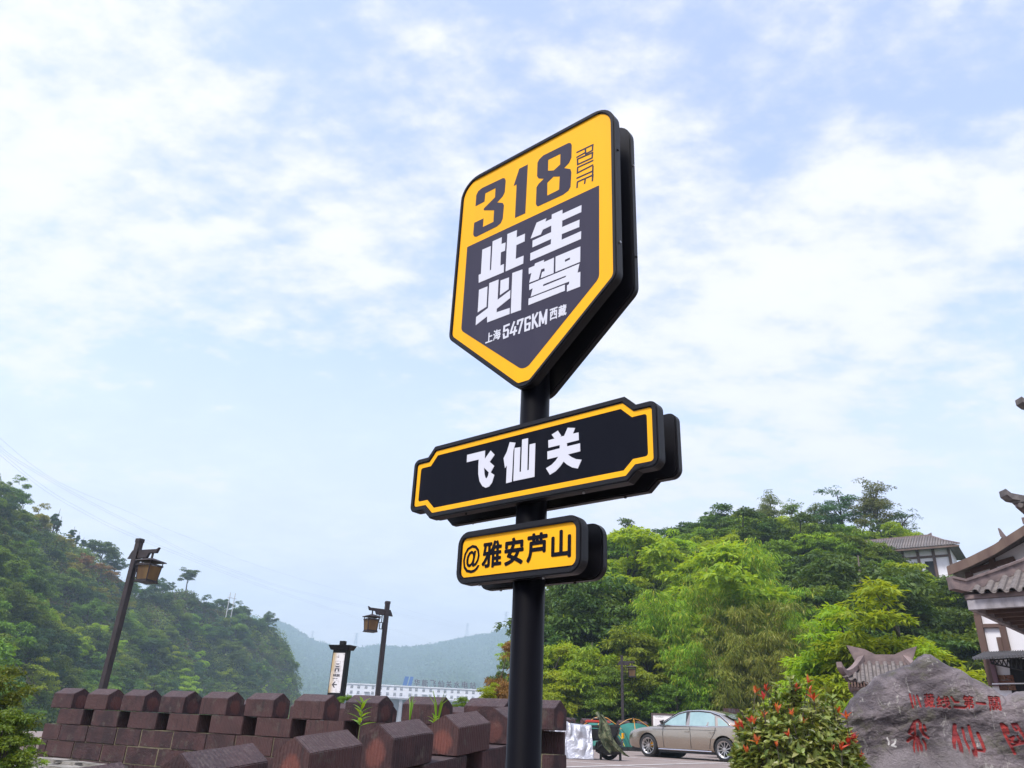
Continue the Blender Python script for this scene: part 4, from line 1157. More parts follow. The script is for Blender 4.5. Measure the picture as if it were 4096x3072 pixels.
for i, ch in enumerate('华能飞仙关水电站'):
    cx = sxp(1010 + i * 114.5)
    v, f = glyph_at(ch, cx - 1.8, cx + 1.8, ztop + zo + .7, ztop + zo + 4.4, -.2, .008)
    l = raw('roof_letter', v, f, M['stletter'], ps, fix=False)
    MB().box(cx - .9, cx - .7, .0, .2, ztop + zo + .5, ztop + zo + 4.2).box(cx + .7, cx + .9, .0, .2, ztop + zo + .5, ztop + zo + 4.2).build('stay', M['stgrey'], l)
cx = sxp(880)
lg = MB()
lg.prism([(cx - 2.9, ztop + zo + .6), (cx - .5, ztop + zo + .6), (cx + .5, ztop + zo + 5.6), (cx - 1.9, ztop + zo + 5.6)], -.2, 0)
lg.prism([(cx + .2, ztop + zo + .6), (cx + 2.2, ztop + zo + .6), (cx + 3.2, ztop + zo + 5.6), (cx + 1.2, ztop + zo + 5.6)], -.2, 0)
lg.build('logo_bars', M['stblue'], ps)

# ================================================================== pylons and power cables
M['lattice'] = mat('galvanised_lattice', (.33, .35, .38), rough=.6)
def pylon_mesh(H=26):
    mb = MB()
    def w_(z): return 2.6 * (1 - z / H) ** 1.1 + .45
    zs = np.linspace(0, H, 8)
    for sx_ in (-1, 1):
        for sy in (-1, 1):
            mb.tube([(sx_ * w_(z), sy * w_(z), z) for z in zs], .16, 4)
    for a, b in zip(zs[:-1], zs[1:]):
        for q in range(4):
            m = Matrix.Rotation(q * math.pi / 2, 4, 'Z')
            mb.tube([(-w_(a), -w_(a), a), (w_(b), -w_(b), b)], .10, 4, m=m); mb.tube([(w_(a), -w_(a), a), (-w_(b), -w_(b), b)], .10, 4, m=m)
    arms = MB()
    for z, l in ((H * .97, 4.2), (H * .84, 5.0)):
        for s in (-1, 1): arms.tube([(s * .4, 0, z + .5), (s * l, 0, z)], .13, 4).tube([(s * .4, 0, z - .7), (s * l, 0, z)], .13, 4)
    return mb.mesh('lattice_tower', M['lattice']), arms.mesh('cross_arm', M['lattice'])
pm, pa = pylon_mesh()
for x, s, lb, rz in [(1245, .62, "smallest pylon on the far ridge, just right of the left hillside", .4), (1418, 1.0, "pylon on the far ridge between the left hillside and the second street lamp", .5), (1866, .95, "pylon on the far ridge above the power station letters", .8), (2022, 1.05, "pylon on the far ridge close beside the sign pole", .2)]:
    p = hillF(x, 1.0); p.z -= .5
    t = thing('pylon', lb, 'pylon', p, rz, 'pylons on the far ridge'); t.scale = (s * 1.95,) * 3
    place('lattice_tower', pm, t); place('cross_arm', pa, t)
M['cable'] = mat('power_cable', (.16, .16, .18), rough=.6)
CB = [('lowest power cable crossing the sky above the left hillside', [(-40, 1790, 190), (298, 2033, 330), (672, 2204, 520), (1193, 2397, 1000), (1735, 2574, 2200)]),
      ('power cable second from the bottom above the left hillside', [(-40, 1775, 190), (300, 2022, 330), (675, 2196, 520), (1193, 2390, 1000), (1735, 2568, 2200)]),
      ('middle power cable of the five above the left hillside', [(-40, 1752, 200), (125, 1881, 270), (520, 2095, 440), (922, 2283, 690), (1322, 2400, 1200), (1866, 2520, 2220)]),
      ('power cable second from the top above the left hillside', [(-40, 1738, 200), (125, 1872, 270), (520, 2087, 440), (922, 2276, 690), (1322, 2394, 1200), (1866, 2512, 2220)]),
      ('highest power cable crossing the sky above the left hillside', [(-40, 1720, 210), (233, 1927, 330), (520, 2050, 470), (760, 2152, 610), (1200, 2315, 1100), (1866, 2506, 2220)])]
for lb, ps_ in CB:
    key = [at(*q) for q in ps_]
    pts = []
    for i in range(len(key) - 1):
        a, b = key[i], key[i + 1]
        a0, b0 = key[max(i - 1, 0)], key[min(i + 2, len(key) - 1)]
        for q in range(10):
            t = q / 10
            pts.append(.5 * ((2 * a) + (b - a0) * t + (2 * a0 - 5 * a + 4 * b - b0) * t * t + (3 * a - a0 - 3 * b + b0) * t ** 3))
    pts.append(key[-1])
    tag(MB().tube(pts, [.012 + .000045 * p.length for p in pts], 4).build('power_cable', M['cable']), lb, 'cable', 'power cables')
M['upole'] = mat('concrete_utility_pole', (.50, .50, .50), rough=.8)
hp0, hp1 = hillL(895, .86), hillL(915, .86)
ut = thing('utility_pole', 'pair of thin pale utility poles standing among the trees of the left hillside', 'utility pole', hp0)
MB().tube([(0, 0, -2), (0, 0, 13.5)], .16, 6).build('pole', M['upole'], ut)
dv = hp1 - hp0
MB().tube([(dv.x, dv.y, dv.z - 2), (dv.x, dv.y, dv.z + 13.5)], .16, 6).build('pole', M['upole'], ut)
MB().tube([(-dv.x * .4, -dv.y * .4, 11.5), (dv.x * 1.4, dv.y * 1.4, 11.5 + dv.z)], .10, 4).build('crossbar', M['upole'], ut)

# ================================================================== car park: cars, tents, covered motorcycle, boards
def paint(name, c, metal=.85):
    k = NT(name, .24)
    k.b.inputs['Metallic'].default_value = metal
    k.b.inputs['Coat Weight'].default_value = .7
    k.b.inputs['Coat Roughness'].default_value = .06
    k.color(k.mix(k.ramp(k.noise(1.2, 6), .3, .8, 0, .35), c, tuple(q * .8 + .02 for q in c)))
    return k.m
M['tyre'] = mat('tyre_rubber', (.014, .014, .015), rough=.75)
M['rim'] = mat('alloy_rim', (.62, .60, .58), rough=.28, metal=1)
M['carglass'] = mat('tinted_glass', (.20, .31, .31), (.26, .38, .37), 2.5, .05, spec=.9, coat=.5)
M['rearglass'] = mat('dark_rear_glass', (.035, .04, .055), rough=.04, spec=.9, coat=.5)
M['trim'] = mat('black_trim', (.012, .012, .013), rough=.45)
M['chrome'] = mat('chrome', (.75, .75, .76), rough=.15, metal=1)
M['headlight'] = mat('headlight_glass', (.55, .58, .60), rough=.08, spec=.9)
def loft(secs):
    """rings of half sections (y >= 0), mirrored; secs = [(x, [(y, z), ...])]"""
    n = len(secs[0][1]); v, f = [], []
    for x, pts in secs:
        v += [(x, y, z) for y, z in pts] + [(x, -y, z) for y, z in pts]
    for i in range(len(secs) - 1):
        for j in range(n - 1):
            a, b = i * 2 * n + j, (i + 1) * 2 * n + j
            f.append((a, a + 1, b + 1, b)); f.append((a + n, b + n, b + n + 1, a + n + 1))
    for e in (0, len(secs) - 1):
        o = e * 2 * n
        f.append(tuple(range(o, o + n)) + tuple(range(o + 2 * n - 1, o + n - 1, -1)))
    return v, f
def carve(o, cutters):
    for c in cutters:
        m = o.modifiers.new('cut', 'BOOLEAN'); m.operation = 'DIFFERENCE'; m.object = c; m.solver = 'EXACT'
    dg = bpy.context.evaluated_depsgraph_get(); dg.update()
    me = bpy.data.meshes.new_from_object(o.evaluated_get(dg))
    o.modifiers.clear(); old = o.data; o.data = me; bpy.data.meshes.remove(old)
    for c in cutters: bpy.data.objects.remove(c)
def sedan(label, pm, loc, rz, sc=1.0):
    car = thing('car', label, 'car', loc, rz); car.scale = (sc, sc, sc)
    WB = 1.405
    st = [(-2.38, .60, .43, .60, .84, .92), (-2.31, .76, .35, .62, .92, 1.00), (-2.1, .86, .29, .62, .955, 1.045), (-1.7, .90, .25, .62, .965, 1.06), (-1.3, .91, .23, .62, .96, 1.03), (-.7, .915, .22, .62, .945, .99), (0, .915, .21, .60, .93, .97),
          (.6, .915, .21, .60, .915, .965), (1.0, .912, .22, .60, .90, .975), (1.4, .905, .24, .59, .875, .95), (1.75, .885, .25, .57, .83, .90), (2.05, .845, .25, .55, .765, .83), (2.25, .76, .27, .52, .68, .745), (2.36, .64, .30, .48, .60, .65), (2.41, .50, .35, .46, .54, .57)]
    secs = []
    for x, w_, zl, zm, zs, zt in st:
        secs.append((x, [(0, zl), (w_ * .86, zl), (w_ * .955, zl + .07), (w_ * .985, (zl + zm) / 2), (w_, zm), (w_ * .995, (zm + zs) / 2 + .03), (w_ * .975, zs - .02), (w_ * .93, zs + .02), (w_ * .72, zs + (zt - zs) * .6), (0, zt)]))
    v, f = loft(secs)
    body = raw('body', v, f, pm, car, smooth=True)
    cut = []
    for sx_ in (-1, 1):
        cut.append(MB().tube([(sx_ * WB, -1.2, .345), (sx_ * WB, 1.2, .345)], .375, 40).build('cutter', M['trim']))
    for c in cut: c.location = car.location; c.rotation_euler = car.rotation_euler; c.scale = car.scale
    carve(body, cut)
    me = body.data
    me.polygons.foreach_set('use_smooth', [True] * len(me.polygons))
    me.set_sharp_from_angle(angle=R(35))
    MB().box(-1.03, 1.03, -.80, .80, .17, .30).box(-2.0, -1.8, -.7, .7, .2, .3).box(1.8, 2.2, -.7, .7, .17, .3).build('underbody', M['trim'], car)
    for sx_ in (-1, 1): MB().tube([(sx_ * WB, -.62, .345), (sx_ * WB, .62, .345)], .40, 24).build('wheel_well', M['trim'], car)
    # cabin: sides lean in from the belt to the roof rail
    def yb(x): return float(np.interp(x, [-1.9, -1.0, 0, 1.0], [.74, .855, .865, .85]))
    prof = [(1.06, .955), (.62, 1.20), (.30, 1.355), (.0, 1.425), (-.45, 1.445), (-.85, 1.415), (-1.2, 1.325), (-1.55, 1.17), (-1.92, 1.035)]
    def zr(x): return float(np.interp(-x, [-p[0] for p in prof], [p[1] for p in prof]))
    def ys(x, z):
        z0 = .93
        return yb(x) - (z - z0) * .50
    secs = []
    for x, z in prof[::-1]:
        e = max(z - .045, .94)
        secs.append((x, [(0, .90), (yb(x) * .95, .90), (yb(x), .935), (ys(x, e), e), (max(ys(x, e) - .07, .2), z - .008), (max(ys(x, e) - .3, .1), z + .008), (0, z + .015)]))
    v, f = loft(secs)
    cab = raw('cabin', v, f, pm, car, smooth=True)
    cab.data.set_sharp_from_angle(angle=R(40))
    def pane(name, pts, m, side=1, off=.006, parent=car):
        ctr = []
        vv = [(x, side * (ys(x, z) + off), z) for x, z in pts]
        return raw(name, vv, [tuple(range(len(vv)))], m, parent, fix=False)
    def rail(x): return zr(x) - .075
    for s in (1, -1):
        pane('window_surround', [(.93, .945), (.60, rail(.60) + .01), (.30, rail(.30) + .03), (0, rail(0) + .03), (-.45, rail(-.45) + .03), (-.85, rail(-.85) + .03), (-1.2, rail(-1.2) + .02), (-1.52, 1.05), (-1.60, .965), (0, .945)], M['trim'], s, .004)
        pane('front_window', [(.80, .965), (.55, rail(.55) - .01), (.28, rail(.28)), (.02, rail(.02)), (-.05, .965)], M['carglass'], s, .010)
        pane('rear_window', [(-.19, .965), (-.13, rail(-.13)), (-.45, rail(-.45)), (-.86, rail(-.86)), (-1.03, rail(-1.03) - .03), (-1.10, .970)], M['carglass'], s, .010)
        pane('quarter_window', [(-1.20, .975), (-1.13, rail(-1.13) - .05), (-1.25, rail(-1.25) - .04), (-1.47, 1.05), (-1.53, .985)], M['carglass'], s, .010)
        ch = MB()
        line = [(.95, .95), (.60, rail(.60) + .02), (.30, rail(.30) + .045), (0, rail(0) + .045), (-.45, rail(-.45) + .045), (-.85, rail(-.85) + .045), (-1.2, rail(-1.2) + .035), (-1.54, 1.06), (-1.63, .962)]
        ch.tube([(x, s * (ys(x, z) + .012), z) for x, z in line], .012, 5).tube([(x, s * (ys(x, .95) + .018), .950) for x in (.95, .5, 0, -.5, -1.1, -1.62)], .012, 5)
        ch.build('window_chrome', M['chrome'], car, smooth=True)
        bs = lambda x, z: s * (float(np.interp(z, [.3, .6, .8, .9], [.903, .916, .914, .902])) + .0035)
        for name, pts in (('door_gap', [(.78, .93), (.80, .70), (.78, .30)]), ('door_gap', [(-.22, .93), (-.25, .7), (-.24, .30)]), ('door_gap', [(-1.15, .93), (-1.12, .78), (-.97, .60), (-.90, .33)])):
            MB().tube([(x, bs(x, z), z) for x, z in pts], .006, 4).build(name, M['trim'], car)
        MB().tube([(x, bs(x, .845) + s * .001, .845 - .012 * (x > 1)) for x in (1.9, 1.2, 0, -1.2, -1.9)][1:4], .004, 4).build('waist_crease', M['trim'], car)
        for x in (-.12, -1.0):
            MB().box(x - .09, x + .09, s * .930 - .012, s * .930 + .012, .775, .805).build('door_handle', pm, car, .008)
        MB().tube([(-.98, s * .905, .255), (.98, s * .905, .255)], .016, 6).build('sill_strip', M['chrome'], car)
        MB().add([(.83, s * .86, .97), (.70, s * .90, .965), (.66, s * 1.06, 1.0), (.66, s * 1.07, 1.10), (.72, s * .93, 1.11), (.84, s * .97, 1.02), (.82, s * 1.04, 1.07)], [(0, 1, 2, 5), (1, 2, 3, 4), (2, 3, 6, 5), (3, 4, 0, 6), (0, 5, 6), (0, 1, 4)]).build('wing_mirror', M['trim'], car)
        MB().add([(2.18, s * .80, .62), (2.34, s * .66, .60), (2.34, s * .62, .68), (2.15, s * .77, .76), (2.05, s * .845, .72)], [(0, 1, 2, 3, 4)]).build('headlight', M['headlight'], car)
        MB().add([(-2.33, s * .74, .78), (-2.20, s * .835, .78), (-2.16, s * .845, .90), (-2.33, s * .72, .93)], [(0, 1, 2, 3)]).build('tail_light', mat('tail_lens', (.30, .012, .012), rough=.1), car)
    # front and rear glass a little proud of the cabin
    raw('windscreen', [(1.0, .70, .985), (1.0, -.70, .985), (.34, -.56, 1.352), (.34, .56, 1.352)], [(0, 1, 2, 3)], M['rearglass'], car, fix=False).location = (.03, 0, .022)
    raw('rear_screen', [(-1.84, .60, 1.078), (-1.84, -.60, 1.078), (-1.55, -.58, 1.185), (-1.2, -.53, 1.34), (-1.2, .53, 1.34), (-1.55, .58, 1.185)], [(0, 1, 2, 5), (5, 2, 3, 4)], M['rearglass'], car, fix=False).location = (-.02, 0, .020)
    MB().box(2.36, 2.44, -.42, .42, .33, .60).build('grille', M['trim'], car, .01)
    # wheels
    tyre = MB().lathe([(.225, -.10), (.30, -.115), (.325, -.095), (.332, -.05), (.332, .05), (.325, .095), (.30, .115), (.225, .10)], 40).mesh('tyre', M['tyre'], smooth=True)
    rim = MB().lathe([(.218, -.06), (.222, .10), (.240, .105), (.246, .092), (.240, .085), (.205, .06), (.20, -.05)], 40)
    for k in range(10):
        a = 2 * math.pi * k / 10
        rim.add([(math.cos(a + t) * r, math.sin(a + t) * r, z) for r, t, z in ((.04, -.30, .075), (.04, .30, .075), (.215, .22 + .07, .088), (.215, .22 - .05, .088), (.04, -.30, .05), (.04, .30, .05), (.215, .29, .06), (.215, .17, .06))],
                [(0, 1, 2, 3), (7, 6, 5, 4), (0, 3, 7, 4), (1, 5, 6, 2), (3, 2, 6, 7)])
    rim.lathe([(0, .088), (.045, .085), (.055, .07), (.055, .04)], 16)
    rim = rim.mesh('rim', M['rim'])
    disc = MB().lathe([(0, .0), (.16, .0), (.16, -.02), (0, -.02)], 24).mesh('brake_disc', M['trim'])
    for sx_ in (-1, 1):
        for sy in (-1, 1):
            wl = place('wheel', tyre, car, (sx_ * WB, sy * .80, .332), (-sy * math.pi / 2, 0, 0))
            place('rim', rim, wl); place('brake_disc', disc, wl)
            if sx_ == 1: MB().box(-.16, -.06, -.12, .02, .0, .04).build('brake_caliper', M['yellow'], wl)
    return car
rw, fw = at(2900, 2950, 28.2), at(2598, 2950, 29.9)
rw.z = fw.z = 0
hd = fw - rw; wbm = hd.length
rz = math.atan2(hd.y, hd.x)
left = Vector((-hd.y, hd.x, 0)).normalized()
csc = wbm / 2.81
sedan('bronze sedan parked side-on beside the tents, facing left', paint('bronze_metallic_paint', (.43, .37, .30)), (rw + fw) / 2 - left * .80 * csc, rz, csc)
wp = at(3060, 2950, 34.5); wp.z = 0
sedan('white car parked behind the bronze sedan, half hidden by the red-tipped shrub', paint('white_car_paint', (.72, .73, .75), .0), wp, rz + .25, 1.02)

# ---------------- pop-up tents
M['tentg'] = mat('green_tent_cloth', (.012, .155, .115), (.009, .115, .09), 2.2, .6, .25, bscale=3.5)
M['tentd'] = mat('dark_tent_mesh', (.010, .050, .045), (.02, .08, .07), 3, .7)
M['tentb'] = mat('black_tent_hem', (.012, .013, .014), rough=.8)
M['tenty'] = mat('orange_tent_pole', (.70, .30, .03), rough=.4)
M['tentt'] = mat('yellow_tent_trim', (.62, .55, .06), rough=.6)
def tent(label, px, D, rz_, H=1.22, A=1.0):
    p = at(px, 2950, D); p.z = 0
    t = thing('tent', label, 'tent', p, rz_, 'green pop-up tents')
    zs = [0.0, .05, .14, .35, .6, .8, .93, 1.0]
    hw = [1.0, 1.0, .985, .92, .80, .64, .46, .22]
    n = 32
    def ringpt(k, a):
        th = 2 * math.pi * k / n + math.pi / 4
        c, s_ = math.cos(th), math.sin(th)
        q = (abs(c) ** 6 + abs(s_) ** 6) ** (-1 / 6)
        sag = 1 - .045 * (math.sin(2 * th + math.pi / 2) ** 2)
        return a * A * c * q * sag, a * A * s_ * q * sag
    v, f = [], []
    for z, a in zip(zs, hw):
        for k in range(n):
            x, y = ringpt(k, a)
            wr = .012 * math.sin(k * 2.7 + z * 9)
            v.append((x + wr, y + wr, z * H))
    for i in range(len(zs) - 1):
        for k in range(n): f.append((i * n + k, i * n + (k + 1) % n, (i + 1) * n + (k + 1) % n, (i + 1) * n + k))
    f.append(tuple(range((len(zs) - 1) * n, len(zs) * n)))
    raw('canopy', v[2 * n:], [tuple(i - 2 * n for i in q) for q in f if min(q) >= 2 * n], M['tentg'], t, smooth=True)
    raw('hem', v[:3 * n], [q for q in f if max(q) < 3 * n], M['tentb'], t)
    def side(u, z):                                   # +x face
        a = float(np.interp(z, zs, hw)) * A * .965
        return (a + .016, u * a, z * H)
    door = [(-.62, .16), (-.60, .45), (-.42, .68), (0, .80), (.45, .68), (.62, .42), (.66, .16)]
    raw('door_flap', [side(*q) for q in door], [tuple(range(len(door)))], M['tentd'], t, fix=False)
    MB().tube([Vector(side(*q)) + Vector((.012, 0, 0)) for q in door], .016, 5).tube([Vector(side(.02 + .1 * (1 - z), z)) + Vector((.012, 0, 0)) for z in (.78, .6, .4, .17)], .013, 5).build('door_trim', M['tentt'], t)
    for k in range(4):
        th = math.pi / 4 + k * math.pi / 2
        cs, sn = math.cos(th), math.sin(th)
        def cp(z, extra=.05):
            a = float(np.interp(z, zs, hw)) * A * 1.35
            return (cs * (a + extra), sn * (a + extra), z * H)
        MB().tube([cp(z) for z in (0, .2, .4, .6, .75)], .014, 6).build('pole', M['trim'], t)
        MB().tube([cp(.75), cp(.86, .07), (cs * .30, sn * .30, H * 1.12), (cs * .04, sn * .04, H * 1.17)], .014, 6).build('upper_pole', M['tenty'], t)
    MB().lathe([(0, H * 1.14), (.06, H * 1.14), (.06, H * 1.20), (0, H * 1.22)], 12).build('hub', M['trim'], t)
    return t
tent('nearer green tent with an orange hub frame, left of the other tent', 2405, 39.5, R(-62))
tent('green tent with an orange hub frame just in front of the sedan bonnet', 2535, 41.0, R(-50))

# ---------------- motorcycle under a silver sheet, with a camouflage cloth
mp_ = at(2392, 2950, 23.6); mp_.z = 0
mt = thing('motorcycle', 'black motorcycle with a yellow plate, partly under a silver sheet', 'motorcycle', mp_, R(160))
whm = MB().lathe([(.20, -.05), (.27, -.06), (.30, -.03), (.305, 0), (.30, .03), (.27, .06), (.20, .05)], 28).mesh('tyre', M['tyre'], smooth=True)
hubm = MB().lathe([(0, .04), (.05, .04), (.05, -.04), (0, -.04)], 14)
for k in range(6):
    a = k * math.pi / 3
    hubm.tube([(.03 * math.cos(a), .03 * math.sin(a), 0), (.21 * math.cos(a), .21 * math.sin(a), 0)], .014, 5)
hubm = hubm.mesh('rim', M['rim'])
for x in (-.30, 1.0):
    w_ = place('wheel', whm, mt, (x, 0, .305), (math.pi / 2, 0, 0)); place('rim', hubm, w_)
MB().prism([(-.55, .60), (-.25, .52), (.25, .45), (.55, .40), (.75, .55), (.85, .85), (.55, .92), (.25, .78), (-.1, .78), (-.5, .86), (-.62, .80)], -.15, .15).build('body', M['trim'], mt, .03)
MB().prism([(-.62, .82), (-.1, .80), (.22, .80), (.22, .86), (-.15, .88), (-.6, .92)], -.16, .16).build('seat', M['tyre'], mt, .02)
MB().prism([(-.68, .40), (-.62, .38), (-.42, .66), (-.48, .70)], -.10, .10).build('mudguard', M['trim'], mt)
MB().box(-.73, -.70, -.11, .11, .56, .70).build('yellow_plate', M['yellow'], mt)
MB().box(-.70, -.67, -.10, .10, .36, .54).build('lower_plate', M['stglass'], mt)
v, f = merge([glyph_at(c, -.085 + i * .06, -.035 + i * .06, .40, .50, 0, 0) for i, c in enumerate('川T')])
raw('plate_lettering', [(-.7015, -x, z) for x, y, z in v], f, M['signwhite'], mt, fix=False)
MB().tube([(.95, .08, .30), (.75, .08, .95)], .025, 6).tube([(.95, -.08, .30), (.75, -.08, .95)], .025, 6).tube([(.72, -.36, 1.02), (.74, 0, 1.0), (.72, .36, 1.02)], .016, 6).build('fork', M['trim'], mt)
MB().prism([(-.35, .93), (.35, .93), (.30, 1.0), (-.30, 1.0)], -.2, .2).build('red_box_lid', mat('red_lid', (.42, .035, .02), rough=.4), mt, .02)
MB().tube([(-.2, 0, 1.0), (-.18, 0, 1.05), (.12, 0, 1.05), (.14, 0, 1.0)], .02, 6).build('lid_handle', M['trim'], mt)
def cloth(name, label, cat, m, base, ax, n1, n2, fn):
    v, f = [], []
    for i in range(n1):
        for j in range(n2):
            v.append(fn(i / (n1 - 1), j / (n2 - 1)))
    for i in range(n1 - 1):
        for j in range(n2 - 1): f.append((i * n2 + j, (i + 1) * n2 + j, (i + 1) * n2 + j + 1, i * n2 + j + 1))
    o = raw(name, v, f, m, None, smooth=True)
    o.location = base; o.rotation_euler = (0, 0, ax)
    md = o.modifiers.new('thick', 'SOLIDIFY'); md.thickness = .006
    return tag(o, label, cat)
from mathutils import noise as mnoise
def silver(u, t):
    # front hem on the ground, up over the machine, down behind
    x = -.75 + 1.08 * u
    s = t * 2.5
    if s < 1: y, z = -.55 + .25 * s, .92 * s
    elif s < 1.5: y, z = -.30 + 1.2 * (s - 1), .92 + .03 * math.sin((s - 1) * 6.28)
    else: y, z = .30 + .3 * (s - 1.5), .92 * (2.5 - s)
    z *= 1.0 - .13 * u + .03 * math.sin(u * 9)
    n = mnoise.noise_vector(Vector((x * 3.2, s * 1.8, 1.7))) * .13 + mnoise.noise_vector(Vector((x * 8, s * 3, 5.1))) * .05
    k = min(1, z * 4)
    return (x + n.x * k, y - abs(n.y) * k * 1.3, max(.01, z + n.z * k * .6))
def silver_mat():
    k = NT('silver_sheet', .38)
    k.b.inputs['Metallic'].default_value = .55
    k.color(k.mix(k.noise(4, 5), (.40, .41, .45), (.60, .61, .65)))
    k.bump(k.noise(7, 7, rough=.65), .8, .05)
    return k.m
cp_ = at(2312, 2950, 23.2); cp_.z = 0
cloth('silver_cover', 'crumpled silver sheet draped over the motorcycle beside the parapet end', 'cover', silver_mat(), cp_, R(5), 46, 60, silver)
def camo_mat():
    k = NT('camouflage_cloth', .85)
    a = k.ramp(k.noise(9, 3, dist=.6), .48, .53); b = k.ramp(k.noise(13, 3, k.map(loc=(3, 1, 7))), .55, .6)
    k.color(k.mix(b, k.mix(a, (.055, .075, .035), (.13, .14, .075)), (.03, .032, .02)))
    return k.m
def camo(u, t):
    x = -.17 + (.22 + .30 * t) * u + .36 * t * t + .05 * math.sin(t * 7)
    z = 1.10 - 1.0 * t + .05 * math.sin(u * 5)
    y = -.05 - .16 * math.sin(t * 2.6) - .06 * math.sin(u * 9 + t * 3)
    n = mnoise.noise_vector(Vector((u * 3, t * 4, 2.2))) * .06
    return (x + n.x, y + n.y, z + n.z * .5)
ap = at(2406, 2950, 23.0); ap.z = .08
cloth('camouflage_jacket', 'camouflage cloth hanging down over the back of the motorcycle', 'cloth', camo_mat(), ap, 0, 24, 40, camo)
lp = at(2425, 2950, 23.3); lp.z = 0
sb = thing('luggage', 'black strapped luggage bundle low behind the camouflage cloth', 'luggage', lp, R(10))
MB().prism([(-.32, .22), (-.10, .12), (.42, .16), (.46, .34), (.05, .50), (-.25, .48)], -.16, .16).build('bag', M['trim'], sb, .04)
MB().tube([(-.3, -.17, .30), (.0, -.175, .52), (.42, -.17, .30)], .014, 5).build('strap', M['tyre'], sb)
MB().box(.38, .42, -.05, .05, 0, .2).box(-.18, -.14, -.05, .05, 0, .16).build('leg', M['trim'], sb)

# ---------------- map board and stone plaque at the back of the car park
def board_mat():
    k = NT('printed_map', .6)
    v_ = k.n('ShaderNodeTexVoronoi'); v_.inputs['Scale'].default_value = 9; k.put(k.tc.outputs['Object'], v_.inputs['Vector'])
    k.color(k.mix(k.ramp(v_.outputs['Distance'], .02, .05, .25, 0), (.78, .74, .73), (.66, .58, .58)))
    return k.m
ma, mb_ = at(2606, 2852, 43), at(2800, 2861, 42.2)
bd = thing('map_board', 'white tourist map board with a brown frame behind the sedan', 'sign', (ma.x, ma.y, 0), math.atan2(mb_.y - ma.y, mb_.x - ma.x))
bl = math.hypot(mb_.x - ma.x, mb_.y - ma.y); bz = ma.z
M['frameb'] = mat('brown_frame', (.085, .055, .05), rough=.6)
MB().box(.08, bl - .08, -.02, .02, bz - 1.35, bz - .08).build('panel', board_mat(), bd)
fr = MB().box(0, bl, -.05, .05, bz - .08, bz).box(0, bl, -.049, .049, bz - 1.43, bz - 1.35).box(0, .08, -.048, .048, bz - 1.351, bz - .079).box(bl - .08, bl, -.048, .048, bz - 1.351, bz - .079)
fr.build('frame', M['frameb'], bd)
for x in (.3, bl - .3): MB().box(x - .05, x + .05, -.04, .04, 0, bz - 1.43).build('post', M['frameb'], bd)
pn = bd.children[0]
v, f = merge([glyph_at(c, .98 + i * .105, 1.075 + i * .105, bz - .25, bz - .15, -.022, .01) for i, c in enumerate('飞仙关旅游景区全景图')] + [glyph_at(c, .18 + i * .055, .23 + i * .055, bz - .20, bz - .15, -.022, 0) for i, c in enumerate('飞仙关旅游景区简介')])
raw('map_title', v, f, M['ink'], pn, fix=False)
rv_ = [(.86, bz - .42), (.98, bz - .46), (1.05, bz - .58), (1.0, bz - .72), (1.12, bz - .86), (1.3, bz - 1.0), (1.24, bz - 1.06), (1.02, bz - .92), (.9, bz - .76), (.86, bz - .6)]
raw('map_river', *flat_poly([rv_], -.0225), mat('map_blue', (.10, .42, .66), rough=.6), pn, fix=False)
lines = merge([flat_poly([[(.16, bz - .28 - i * .045), (.16 + .52 - .08 * (i % 3), bz - .28 - i * .045), (.16 + .52 - .08 * (i % 3), bz - .295 - i * .045), (.16, bz - .295 - i * .045)]], -.0222) for i in range(16)])
raw('map_text', *lines, mat('map_print', (.52, .46, .46), rough=.6), pn, fix=False)
qp = at(2926, 2866, 46.0)
pq = thing('stone_plaque', 'dark red stone plaque on a low wall above the white car', 'plaque', (qp.x, qp.y, 0), R(-8))
MB().box(-.42, .42, -.15, .15, 0, qp.z + .40).build('slab', M['stone'], pq, .02)
v, f = merge([glyph_at(c, -.17, .17, qp.z + .20 - i * .24, qp.z + .40 - i * .24, -.156, .01) for i, c in enumerate('仙')])
raw('character', v, f, M['ink'], pq, fix=False)
M['stopred'] = mat('red_stop_paint', (.35, .05, .04), rough=.6)
ws = thing('wheel_stop', 'red and white wheel stop seen beneath the sedan', 'wheel stop', Vector((floor_pt(2650, 3016).x, floor_pt(2650, 3016).y, 0)), R(10))
for i in range(5): MB().prism([(-.45 + i * .18, 0), (-.27 + i * .18, 0), (-.27 + i * .18, .10), (-.45 + i * .18, .10)], -.07, .07).build('band', M['stopred'] if i % 2 else M['white'], ws, .01)

# ================================================================== right: carved rock, red-tipped shrub, gate, pavilion, houses
def view_frame(px, D):
    p = at(px, 3000, D); p.z = 0
    vh = Vector((p.x, p.y, 0)).normalized()
    return p, Vector((vh.y, -vh.x, 0)), -vh           # foot, to the right, towards the viewer
# ---------------- boulder with carved red characters
rp_, re_, rn_ = view_frame(3780, 8.2)
FB = .34
def rock_az(px, py, b=0.0):
    q = onplane(px, py, rp_ + rn_ * b, rn_) - rp_
    return q.dot(re_), q.z
TOP = [(3262, 3150), (3285, 3060), (3312, 2985), (3345, 2905), (3385, 2835), (3405, 2800), (3440, 2765), (3475, 2740), (3505, 2706), (3545, 2690), (3590, 2676), (3640, 2658), (3672, 2632), (3695, 2618), (3722, 2621), (3765, 2650), (3800, 2668), (3840, 2680), (3885, 2712), (3935, 2738), (3985, 2765), (4012, 2786), (4030, 2780), (4060, 2772), (4105, 2764), (4200, 2750), (4330, 2790), (4480, 2900), (4560, 3080), (4580, 3200)]
TA = [rock_az(x, y) for x, y in TOP]
ta, tz = np.array([q[0] for q in TA]), np.array([q[1] for q in TA])
NA, NV = 560, 230
A_ = np.linspace(ta[0], ta[-1], NA)
ZT = np.interp(A_, ta, tz)
